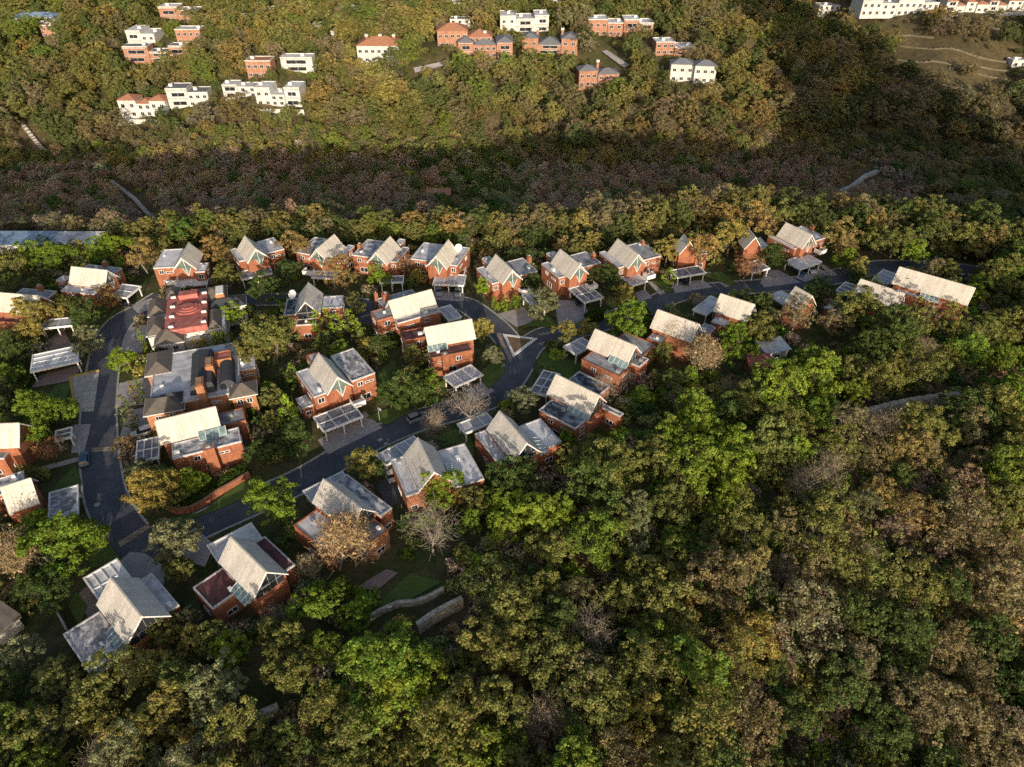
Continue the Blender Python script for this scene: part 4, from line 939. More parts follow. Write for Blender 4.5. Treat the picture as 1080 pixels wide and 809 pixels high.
# ------------------------------------------------------------------ houses across the valley
def far_house(label, x0, x1, yt, yb, wallm, roofm, style='flat', d=11, rot=0, wallfront=False, name='hillside_house', group='houses across the valley', arch=False, blocks=1, chim=0, hcap=9):
    bx, by = hit((x0+x1)/2, yb); z = Tz(bx, by); dep = proj(bx, by, z)[2]; mpp = dep/FPX
    w = (x1-x0)*mpp; beta = math.atan2(-ray(540,yb)[2], ray(540,yb)[1])
    h = min(hcap, max(3.2, ((yb-yt)*mpp - d*math.sin(beta)*.7)/math.cos(beta)))
    by += d/2; r = thing(name, label, 'house', (bx, by, z), rot, group)
    rr = random.Random(int(x0*13+yb*7))
    BLOCK.append((np.array([(bx-w/2-1,by-d/2-2),(bx+w/2+1,by-d/2-2),(bx+w/2+1,by+d/2),(bx-w/2-1,by+d/2)]), 1.0))
    BLOCK_FAR.append((np.array([(bx-w/2,by-d/2-13),(bx+w/2,by-d/2-13),(bx+w/2,by+d/2),(bx-w/2,by+d/2)]), 1.0))
    cuts = [-w/2]
    for i in range(1, blocks): cuts.append(-w/2+w*(i/blocks+rr.uniform(-.06,.06)))
    cuts.append(w/2)
    for i in range(blocks):
        a, b = cuts[i]+.003, cuts[i+1]-.003; hh = h*(1 if i % 2 == 0 else rr.choice([.62,.8])); yo = (rr.uniform(-1.5,1.5) if i else 0)
        m = MB(); m.box(a, b, -d/2+yo, d/2+yo, -1.6, hh); wl = m.build('wall', M[wallm], r)
        if style == 'flat':
            m = MB(); t = .3
            m.box(a-.15,b+.15,-d/2+yo-.15,-d/2+yo+t,hh+.003,hh+.5); m.box(a-.15,b+.15,d/2+yo-t,d/2+yo+.15,hh+.003,hh+.5)
            m.box(a-.15,a+t,-d/2+yo+t,d/2+yo-t,hh+.003,hh+.5); m.box(b-t,b+.15,-d/2+yo+t,d/2+yo-t,hh+.003,hh+.5)
            m.build('parapet', M['white_wall'], wl)
            m = MB(); area_sheet(m, [(a+t,-d/2+yo+t),(b-t,-d/2+yo+t),(b-t,d/2+yo-t),(a+t,d/2+yo-t)], hh+.12); m.build('roof', M[roofm], wl)
            m = MB(); ux = rr.uniform(a+1.2,b-1.2); m.box(ux-.9,ux+.9,yo-.5,yo+1,hh+.124,hh+1.4); m.build('roof_unit', M['white'], wl)
        else:
            m = MB(); e = .6; A = (a-e,b+e,-d/2+yo-e,d/2+yo+e); L_, W_ = A[1]-A[0], A[3]-A[2]; ym = (A[2]+A[3])/2; xm = (A[0]+A[1])/2
            if L_ > W_: r0, r1 = (A[0]+W_/2, ym), (A[1]-W_/2, ym); f = [(0,1,5,4),(1,2,5),(2,3,4,5),(3,0,4)]
            else: r0, r1 = (xm, A[2]+L_/2), (xm, A[3]-L_/2); f = [(0,1,4),(1,2,5,4),(2,3,5),(3,0,4,5)]
            zt = hh+min(L_,W_)*.2
            m.add([(A[0],A[2],hh+.01),(A[1],A[2],hh+.01),(A[1],A[3],hh+.01),(A[0],A[3],hh+.01),(r0[0],r0[1],zt),(r1[0],r1[1],zt)], f+[(3,2,1,0)]); m.build('roof', M[roofm], wl)
        n = max(1, int((b-a)/3.4)); fl = 2 if hh > 5.2 else 1
        kindw = rr.random()
        if kindw < .4 and not arch:      # wide recessed glazing under a projecting slab
            for k in range(fl):
                window(wl, 'y', (a+b)/2+rr.uniform(-.5,.5), .5+k*hh/2, (b-a)*rr.uniform(.5,.72), min(2.1, hh/2-.9), -d/2+yo, -1)
                m = MB(); m.box(a+.4, b-.4, -d/2+yo-1.5, -d/2+yo-.13, (k+1)*hh/fl-.42-.02*k, (k+1)*hh/fl-.2-.02*k); m.build('canopy', M['white_wall'], wl)
            fl = 0
        for k in range(fl):
            for j in range(n):
                window(wl, 'y', a+(j+.5)*(b-a)/n, .7+k*hh/2, min(2.0,(b-a)/n*.62), 1.7 if not arch else 2.0, -d/2+yo, -1)
    if wallfront:
        gz = Tz(bx, by-d/2-5.8)-z; m = MB(); m.box(-w/2-3,w/2+3,-d/2-6,-d/2-5.6,gz-1.5,gz+2.2); m.build('garden_wall', M['white_wall'], r)
    for k in range(chim):
        x = -w/2+w*(k+.6)/(chim+.2); m = MB(); m.box(x-.7,x+.7,.5,1.9,h*.8,h+3.2); c_ = m.build('chimney', M['brick_far'], r); m = MB(); m.box(x-.95,x+.95,.25,2.15,h+3.2,h+4.3); m.build('chimney_cap', M['white_wall'], c_)
    return r
FH = far_house
FH('white arched villa with terrace wall, leftmost house on the sunlit slope', 129,179,95,124,'white_wall','terracotta','hip',10,0,True,arch=True,blocks=3)
FH('white modern house with bluish flat roof, second on the sunlit slope', 179,222,85,112,'white_wall','far_grey','flat',11,.05,blocks=2)
FH('low flat white house half covered by trees, third on the sunlit slope', 237,272,88,104,'white_wall','flat_white','flat',9,blocks=2)
FH('white house with tall framed bays and retaining walls, fourth on the sunlit slope', 272,319,76,112,'white_wall','flat_light','flat',12,-.06,True,blocks=3)
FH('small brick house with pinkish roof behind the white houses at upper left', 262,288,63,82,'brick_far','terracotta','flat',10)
FH('long low white roofed building behind the framed-bay house', 298,331,60,76,'white_wall','flat_light','flat',9)
FH('brick house with white sloping canopy near the top left', 171,212,6,24,'brick_far','flat_light','flat',12,blocks=2)
FH('stepped white flat-roofed building among tall trees at top left', 137,166,20,50,'white_wall','flat_light','flat',16,blocks=2)
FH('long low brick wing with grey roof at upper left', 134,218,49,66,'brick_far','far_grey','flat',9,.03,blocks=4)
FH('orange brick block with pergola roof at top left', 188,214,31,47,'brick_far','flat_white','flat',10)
FH('blue-roofed low building at the far upper left corner', 18,60,17,28,'white_wall','blue_roof','hip',9)
FH('red flat-roofed pavilion under the big tree at upper left', 46,60,27,40,'brick_far','flat_red','flat',7)
FH('terracotta hip-roofed villa with three white-capped chimneys', 378,424,44,66,'white_wall','terracotta','hip',16,0,chim=3)
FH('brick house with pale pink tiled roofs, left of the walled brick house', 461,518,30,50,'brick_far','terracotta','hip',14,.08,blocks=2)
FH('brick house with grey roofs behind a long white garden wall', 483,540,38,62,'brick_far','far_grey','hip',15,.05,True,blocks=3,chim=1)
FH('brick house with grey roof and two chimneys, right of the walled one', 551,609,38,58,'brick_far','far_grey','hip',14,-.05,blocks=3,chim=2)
FH('large white modern house at the top centre', 527,578,12,34,'white_wall','flat_light','flat',17,.05,blocks=3)
FH('left brick and white flat house of the twin at top centre', 620,656,20,38,'brick_far','flat_light','flat',13,blocks=2)
FH('right brick and white flat house of the twin at top centre', 657,688,19,38,'brick_far','flat_light','flat',13,blocks=2)
FH('long low white-edged brick house above the white blue-roofed houses', 690,731,43,58,'brick_far','flat_light','flat',11,.06,blocks=2)
FH('left one of the two white houses with blue-grey pitched roofs', 707,731,60,86,'white_wall','far_grey','hip',10,-.1)
FH('right one of the two white houses with blue-grey pitched roofs', 732,754,62,88,'white_wall','far_grey','hip',10,-.1)
FH('low house with grey roof and brick chimney in the shade of the central slope', 609,651,72,92,'brick_far','far_grey','hip',10,.1,blocks=2,chim=1)
FH('small white house at the top edge, left of centre', 462,486,3,14,'white_wall','flat_light','flat',10)
FH('small dark-roofed white house above the pale pink roofs', 475,496,20,31,'white_wall','far_grey','flat',9)
FH('white house glimpsed between trees at the top left of centre', 350,364,32,42,'white_wall','flat_white','flat',9)
FH('small brick house at the very top centre', 574,594,0,8,'brick_far','flat_white','flat',10)
FH('long white town building with a row of arches at top right', 905,988,0,17,'white_wall','flat_light','flat',16,.05,arch=True,blocks=4)
FH('low pale warehouse roof left of the white arches at top right', 862,884,6,16,'white_wall','flat_white','flat',10)
for i, (a, b, t, bt, lb) in enumerate(((996,1016,0,13,'first red-roofed white town house right of the arches'), (1017,1040,1,13,'second red-roofed white town house right of the arches'), (1041,1060,0,12,'third red-roofed white town house right of the arches'), (1061,1090,0,12,'last red-roofed white town house at the top right corner'))):
    FH(lb, a, b, t, bt, 'white_wall', 'terracotta', 'hip', 12, blocks=2)
FH('white wall glimpsed at the top edge, first of the tree-hidden ones', 284, 293, 9, 17, 'white_wall','flat_white','flat',8)
FH('pale house end among tall trees above the long white roof', 329, 341, 26, 34, 'white_wall','flat_white','flat',8)
FH('tiny white house near the top edge above the three-chimney villa', 368, 379, 8, 15, 'white_wall','flat_white','flat',8)
FH('pale house between trees left of the orange pergola block', 254, 264, 17, 27, 'white_wall','flat_white','flat',8)
FH('small white hut at the right edge of the far slope', 1066,1082,64,71,'white_wall','flat_light','flat',7)
for nm, pts in (('hillside_road', [(634,56),(640,55),(664,71),(658,74)]), ('hillside_road', [(436,74),(474,66),(476,70),(438,79)]), ('hillside_road', [(895,18),(990,19),(1082,14),(1082,18),(990,24),(895,23)])):
    q = []
    for p in pts: x, y = hit(*p); q.append((x, y))
    m = MB(); m.add([(x,y,Tz(x,y)+1.2) for x, y in q], [tuple(range(len(q)))]); o = m.build(nm, M['concrete' if pts[0][0] > 800 else 'paver']); o['kind'] = 'structure'
    BLOCK.append((np.array(q), 2.5))
# ------------------------------------------------------------------ terrain mesh
xs = np.concatenate([np.arange(-560,-330,16), np.arange(-330,330,3.2), np.arange(330,570,16)])
ys = np.concatenate([np.arange(-90,20,8), np.arange(20,420,3.2), np.arange(420,900,9)])
GX, GY = np.meshgrid(xs, ys); GZ = T(GX.ravel(), GY.ravel()).reshape(GX.shape)
nx, ny = len(xs), len(ys)
vid = np.arange(nx*ny).reshape(ny, nx)
fc = np.stack([vid[:-1,:-1], vid[:-1,1:], vid[1:,1:], vid[1:,:-1]], -1).reshape(-1, 4)
me = bpy.data.meshes.new('ground')
me.vertices.add(nx*ny); me.vertices.foreach_set('co', np.stack([GX,GY,GZ],-1).ravel().astype('f'))
me.loops.add(fc.size); me.loops.foreach_set('vertex_index', fc.ravel().astype('i'))
me.polygons.add(len(fc)); me.polygons.foreach_set('loop_start', np.arange(0, fc.size, 4, dtype='i')); me.polygons.foreach_set('loop_total', np.full(len(fc), 4, 'i'))
me.update(); me.polygons.foreach_set('use_smooth', np.ones(len(fc), bool))
zone = np.where(poly_inside(PLAT, GX.ravel(), GY.ravel()), 1.0, .75*sst(375, 410, GY.ravel())*(1-.6*sst(150, 200, GX.ravel())))
at = me.attributes.new('zone', 'FLOAT', 'POINT'); at.data.foreach_set('value', zone.astype('f'))
m, n, b = nt('ground'); v = coords(n)
big = noise(n, v, .06, 6, .65); fine = noise(n, v, .55, 5, .7)
wild = ramp(n, big, [(.3, (.07,.062,.036)), (.5, (.13,.10,.062)), (.7, (.21,.155,.09))])
gard = ramp(n, noise(n, v, .16, 6, .7), [(.35, (.05,.075,.024)), (.5, (.085,.095,.04)), (.66, (.15,.12,.072))])
za = N(n, 'ShaderNodeAttribute', attribute_type='GEOMETRY', attribute_name='zone')
c = mixc(n, wild, gard, za.outputs['Fac'])
c = mixc(n, c, ramp(n, fine, [(.3, (.5,.5,.5)), (.7, (1.35,1.3,1.2))]), .8, 'MULTIPLY')
n.links.new(c, b.inputs['Base Color']); b.inputs['Roughness'].default_value = .95; b.inputs['Specular IOR Level'].default_value = .1
me.materials.append(m); go = bpy.data.objects.new('ground', me); COL.objects.link(go); go['kind'] = 'structure'

# ------------------------------------------------------------------ tree meshes
def quads_mesh(name, P, U, V, lv, lh, mat, extra=None):
    """P centres, U/V half-edge vectors -> quad cloud with a value and a hue per leaf"""
    k = len(P); co = np.empty((k,4,3), 'f')
    co[:,0] = P-U-V; co[:,1] = P+U-V*.6; co[:,2] = P+U*.8+V; co[:,3] = P-U*.7+V*.9
    me = bpy.data.meshes.new(name)
    me.vertices.add(k*4); me.vertices.foreach_set('co', co.ravel())
    me.loops.add(k*4); me.loops.foreach_set('vertex_index', np.arange(k*4, dtype='i'))
    me.polygons.add(k); me.polygons.foreach_set('loop_start', np.arange(0,k*4,4,dtype='i')); me.polygons.foreach_set('loop_total', np.full(k,4,'i'))
    me.update()
    at = me.attributes.new('lv', 'FLOAT_COLOR', 'FACE'); at.data.foreach_set('color', np.concatenate([lv, np.ones((k,1))],1).ravel().astype('f'))
    at = me.attributes.new('lh', 'FLOAT', 'FACE'); at.data.foreach_set('value', lh.astype('f'))
    me.materials.append(mat); return me
def unit(a): return a/(np.linalg.norm(a, axis=-1, keepdims=True)+1e-9)
def crown_mesh(name, rng, H=10., R=4.5, base=.14, nb=46, leaves=85, size=.30, br=(.75,1.5), shape='dome', sparse=0., flat=1.0, mat='leaf'):
    """leaf clumps on lobes: a crown is 5-8 lobes, each lobe a cluster of leafy clumps"""
    z0 = H*base; lob = []
    nl = rng.integers(6, 10)
    for i in range(nl):
        if shape == 'dome':
            a = 2*PI*i/nl+rng.uniform(-.5,.5); rr = R*rng.uniform(.35,.66); zz = z0+(H-z0)*rng.uniform(.2,.7)
            lob.append((rr*math.cos(a), rr*math.sin(a), zz, R*rng.uniform(.34,.52)))
    if shape == 'dome':
        lob.append((R*rng.uniform(-.2,.2), R*rng.uniform(-.2,.2), H-R*.42, R*rng.uniform(.42,.55)))
        lob.append((R*rng.uniform(-.3,.3), R*rng.uniform(-.3,.3), H-R*.75, R*.5))
    C = []; Rb = []
    if shape == 'dome':
        lob = np.array(lob)
        for i in range(nb):
            l = lob[rng.integers(len(lob))]
            d = unit(rng.normal(size=3)); d[2] = d[2]*.75+.22; d = unit(d)
            C.append(l[:3]+d*l[3]*np.array([1,1,.8*flat])*rng.uniform(.72,1.08)); Rb.append(rng.uniform(*br)*R/4.5)
    elif shape == 'cone':
        for i in range(nb):
            t = rng.random()**.8; z = z0+(H-z0)*t*.97; r = R*(1-t)**.8*rng.uniform(.55,1.0); a = rng.uniform(0,2*PI)
            C.append((r*math.cos(a), r*math.sin(a), z)); Rb.append(rng.uniform(*br)*(1-.55*t))
    elif shape == 'column':
        for i in range(nb):
            t = rng.random(); z = z0+(H-z0)*t; r = R*(math.sin(PI*(.12+.8*t)))*rng.uniform(.2,.9); a = rng.uniform(0,2*PI)
            C.append((r*math.cos(a), r*math.sin(a), z)); Rb.append(rng.uniform(*br)*(1-.4*t))
    elif shape == 'umbrella':
        for i in range(nb):
            a = rng.uniform(0,2*PI); r = R*math.sqrt(rng.random()); C.append((r*math.cos(a), r*math.sin(a), H-.8-.25*(r/R)**2*H*.3+rng.uniform(-.3,.3))); Rb.append(rng.uniform(*br))
    elif shape == 'bush':
        for i in range(nb):
            a = rng.uniform(0,2*PI); r = R*math.sqrt(rng.random())*.85; C.append((r*math.cos(a), r*math.sin(a), H*(1-(r/R)**2)*rng.uniform(.35,.85)+.2)); Rb.append(rng.uniform(*br))
    C = np.array(C); Rb = np.array(Rb)
    P = []; Nn = []; LV = []; LH = []
    ctr = np.array([0,0,z0+(H-z0)*.35])
    for c, r in zip(C, Rb):
        k = int(leaves*(r/1.1)**2*rng.uniform(.7,1.2)*(1-sparse)); k = max(k, 8)
        d = unit(rng.normal(size=(k,3))); out = unit((c-ctr)[None])
        d = unit(d+out*.55+np.array([0,0,.35])); rad = r*(1-rng.random((k,1))**2*.75)
        P.append(c+d*rad*np.array([1,1,.8])); Nn.append(d)
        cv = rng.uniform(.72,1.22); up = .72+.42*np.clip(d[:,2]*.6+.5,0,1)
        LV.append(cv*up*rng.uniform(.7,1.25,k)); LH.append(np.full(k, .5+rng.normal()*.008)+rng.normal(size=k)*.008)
    P = np.concatenate(P); Nn = np.concatenate(Nn); LV = np.concatenate(LV); LH = np.concatenate(LH)
    k = len(P); nrm = unit(Nn*.9+rng.normal(size=(k,3))*.55)
    t = unit(np.cross(nrm, rng.normal(size=(k,3)))); bt = np.cross(nrm, t)
    sz = size*rng.uniform(.6,1.35,(k,1))
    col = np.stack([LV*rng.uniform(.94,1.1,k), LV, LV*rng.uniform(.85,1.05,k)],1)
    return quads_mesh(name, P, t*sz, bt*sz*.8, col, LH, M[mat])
def branch_mesh(name, rng, H=10., R=4.5, trunk=.22, depth=3, mat='bark', fork=.3, n1=5, stems=1, droop=0., twigs=True):
    m = MB(); tips = []
    def grow(p, d, L, r, lev):
        segs = 3 if lev < 2 else 2
        for i in range(segs):
            d2 = (d+Vector((rng.normal()*.16, rng.normal()*.16, .06-droop*lev))).normalized(); q = p+d2*(L/segs)
            r2 = r*(.84 if lev == 0 else .72)
            m.tube(p, q, r, r2, 6 if lev == 0 else (5 if lev == 1 else 3)); p, d, r = q, d2, r2
            if lev > 0 and lev < depth and i < segs-1: kids(p, d, L*.62, r*.62, lev, 1)
        if lev < depth: kids(p, d, L*.7, r*.8, lev, n1 if lev == 0 else 3)
        else: tips.append((p, d, L))
    def kids(p, d, L, r, lev, k):
        a0 = rng.uniform(0, 2*PI)
        for j in range(k):
            u = d.orthogonal().normalized(); w = d.cross(u); a = a0+2*PI*j/max(k,2)+rng.uniform(-.4,.4)
            sp = rng.uniform(.55,1.0) if lev == 0 else rng.uniform(.4,.9)
            grow(p, (d*math.cos(sp)+(u*math.cos(a)+w*math.sin(a))*math.sin(sp)).normalized(), L*rng.uniform(.8,1.15), r, lev+1)
    for s_ in range(stems):
        a = 2*PI*s_/stems; lean = 0 if stems == 1 else .22
        grow(Vector((math.cos(a)*.3*(stems>1), math.sin(a)*.3*(stems>1), -.6)), Vector((math.cos(a)*lean, math.sin(a)*lean, 1)).normalized(), H*fork+.6, trunk, 0)
    # fit into the requested size
    v = np.array(m.v); zmax = v[:,2].max(); rmax = np.percentile(np.hypot(v[:,0],v[:,1]), 97)
    f = np.array([R/rmax, R/rmax, H/zmax]); thick = v*f
    m.v = [tuple(p) for p in thick]
    me = bpy.data.meshes.new(name); me.from_pydata(m.v, [], m.f); me.update(); me.materials.append(M[mat])
    return me, [(Vector((t[0].x*f[0], t[0].y*f[1], t[0].z*f[2])), t[1], t[2]) for t in tips]
def twig_mesh(name, rng, tips, per=26, L=1.5, w=.028, leafy=0.0, mat='twig', lsize=.16):
    P = []; U = []; V = []; LV = []; LH = []
    for (p, d, l_) in tips:
        p = np.array(p); d = np.array(d)
        for i in range(per):
            o = p+rng.normal(size=3)*.45*L/1.5-d*rng.uniform(0,.8); dd = unit(d*.5+rng.normal(size=3)*.75+np.array([0,0,.35]))
            ln = L*rng.uniform(.35,1.0); s = unit(np.cross(dd, rng.normal(size=3)))
            P.append(o+dd*ln/2); U.append(s*w); V.append(dd*ln/2); g = rng.uniform(.7,1.25); LV.append((g,g,g)); LH.append(.5+rng.normal()*.006)
            if rng.random() < leafy:
                for q in range(3):
                    nn = unit(rng.normal(size=3)+np.array([0,0,.5])); tt = unit(np.cross(nn, rng.normal(size=3))); s2 = lsize*rng.uniform(.6,1.3)
                    P.append(o+dd*ln*rng.uniform(.2,1)+rng.normal(size=3)*.2); U.append(tt*s2); V.append(np.cross(nn,tt)*s2); g = rng.uniform(.7,1.3); LV.append((g,g,g)); LH.append(.5+rng.normal()*.012)
    return quads_mesh(name, np.array(P), np.array(U), np.array(V), np.array(LV), np.array(LH), M[mat])
# prototypes: name -> list of (crown mesh, trunk mesh, nominal height, nominal radius)
PR = {}
def rg(i): return np.random.default_rng(100+i)
def make(kind, i, **kw):
    r = rg(i*17+len(kind)); tk = kw.pop('trunk', {}); cm = crown_mesh(kind+'_crown', r, **kw)
    tm, _ = branch_mesh(kind+'_trunk', r, H=kw['H']*.86, R=kw['R']*.78, **{**dict(depth=2, trunk=.24, n1=5), **tk})
    PR.setdefault(kind, []).append((cm, tm, kw['H'], kw['R']))
for i in range(7): make('broad', i, H=10.+i%3*.7, R=4.4+.25*(i%2), nb=150+8*i, leaves=170, size=.128, br=(.3,.85), flat=[1,.85,1.15][i%3])
for i in range(5): make('dry', 20+i, H=9.5, R=4.3, nb=140, leaves=130, size=.112, br=(.3,.8), sparse=.15, base=.18, trunk=dict(depth=3, mat='bark_pale' if i % 2 else 'bark'))
for i in range(2): make('cone', 40+i, H=10., R=3.0, base=.08, nb=70, leaves=70, size=.2, br=(.5,1.0), shape='cone')
for i in range(2): make('column', 50+i, H=10., R=1.6, base=.05, nb=50, leaves=55, size=.17, br=(.4,.75), shape='column')
make('umbrella', 60, H=4.2, R=3.0, nb=40, leaves=70, size=.16, br=(.5,.8), shape='umbrella', trunk=dict(depth=2, trunk=.14, fork=.45))
for i in range(2): make('slender', 65+i, H=11., R=2.2, base=.35, nb=34, leaves=55, size=.17, br=(.45,.9), shape='column', trunk=dict(depth=2, trunk=.13, mat='bark_pale', fork=.5))
for i in range(3): make('bush', 70+i, H=2.4, R=1.9, nb=22, leaves=52, size=.17, br=(.4,.8), shape='bush', trunk=dict(depth=1, trunk=.05))
for i in range(4):
    r = rg(90+i); tm, tips = branch_mesh('bare_trunk', r, H=10., R=4.4, trunk=.24, depth=4 if i < 3 else 3, mat='bark_pale', fork=.28, stems=1 if i != 3 else 4)
    PR.setdefault('bare', []).append((twig_mesh('bare_twigs', r, tips, per=2 if i < 3 else 6, L=1.6, w=.021), tm, 10., 4.4))
for i in range(2):
    r = rg(97+i); tm, tips = branch_mesh('twiggy_trunk', r, H=10., R=4.6, trunk=.22, depth=4, mat='bark_pale', fork=.22)
    PR.setdefault('twiggy', []).append((twig_mesh('golden_twigs', r, tips, per=6, L=1.8, w=.028, leafy=.12), tm, 10., 4.6))
TREES = []    # (x, y, z, scale xy, scale z, kind, variant, tint, label, group, name, cat)
TINT = {'G': (.135,.205,.033), 'L': (.21,.29,.04), 'O': (.178,.186,.06), 'Y': (.275,.25,.08), 'B': (.30,.222,.090), 'K': (.075,.115,.036), 'R': (.27,.155,.085),
        'D': (.21,.178,.105), 'S': (.19,.205,.118), 'P': (.25,.19,.15), 'W': (.30,.25,.20), 'T': (.31,.24,.14)}
for k_ in TINT: TINT[k_] = tuple(min(.5, q*(1.12 if k_ in 'WT' else 1.36)) for q in TINT[k_])
DESC = {'G':'green','L':'bright light green','O':'olive green','Y':'yellow-green','B':'golden brown','K':'dark green','R':'reddish brown','D':'dull brown','S':'silvery green','P':'grey-brown','W':'bare pale','T':'golden leafless'}
NAMES = {'broad':('broadleaf_tree','tree'),'dry':('dry_leaved_tree','tree'),'cone':('conical_tree','tree'),'column':('columnar_tree','tree'),'umbrella':('umbrella_tree','tree'),'slender':('slender_tree','tree'),'bare':('bare_tree','tree'),'twiggy':('twiggy_tree','tree'),'bush':('bush','bush')}
CR = {'T':'twiggy'}
def jitter(c, k=.12):
    g = RNG.normal(1, k); h = RNG.normal(0, k*.5)
    return (max(.01,c[0]*g*(1+h)), max(.01,c[1]*g), max(.005,c[2]*g*(1-h*.6)))
def put(px, py, rpx, col, label, kind=None, H=None, group=None, wide=1.0):
    """a tree whose crown centre shows at (px, py) with the given crown radius in the photograph"""
    k = kind or ('dry' if col in 'BRD' else 'bare' if col == 'W' else 'twiggy' if col == 'T' else 'broad')
    x, y = W(px, py, 6); R = rpx*proj(x, y, 6)[2]/FPX
    h = H or {'cone': R*3.0, 'column': R*5.5, 'slender': R*4.5, 'umbrella': R*1.4, 'bush': R*1.1}.get(k, max(5.5, R*2.1))
    for _ in range(3):
        cz = h*(.62 if k not in ('umbrella','bush') else .75 if k == 'umbrella' else .45)
        x, y = hit(px, py, cz)
    z = Tz(x, y); vs = PR[k]; vi = int(RNG.integers(len(vs))); pr = vs[vi]
    TREES.append((x, y, z, R/pr[3]*wide, h/pr[2], k, vi, jitter(TINT[col], .06), label, group, None, None))
    BLOCK.append((np.array([(x-R*.55,y-R*.55),(x+R*.55,y-R*.55),(x+R*.55,y+R*.55),(x-R*.55,y+R*.55)]), .2))
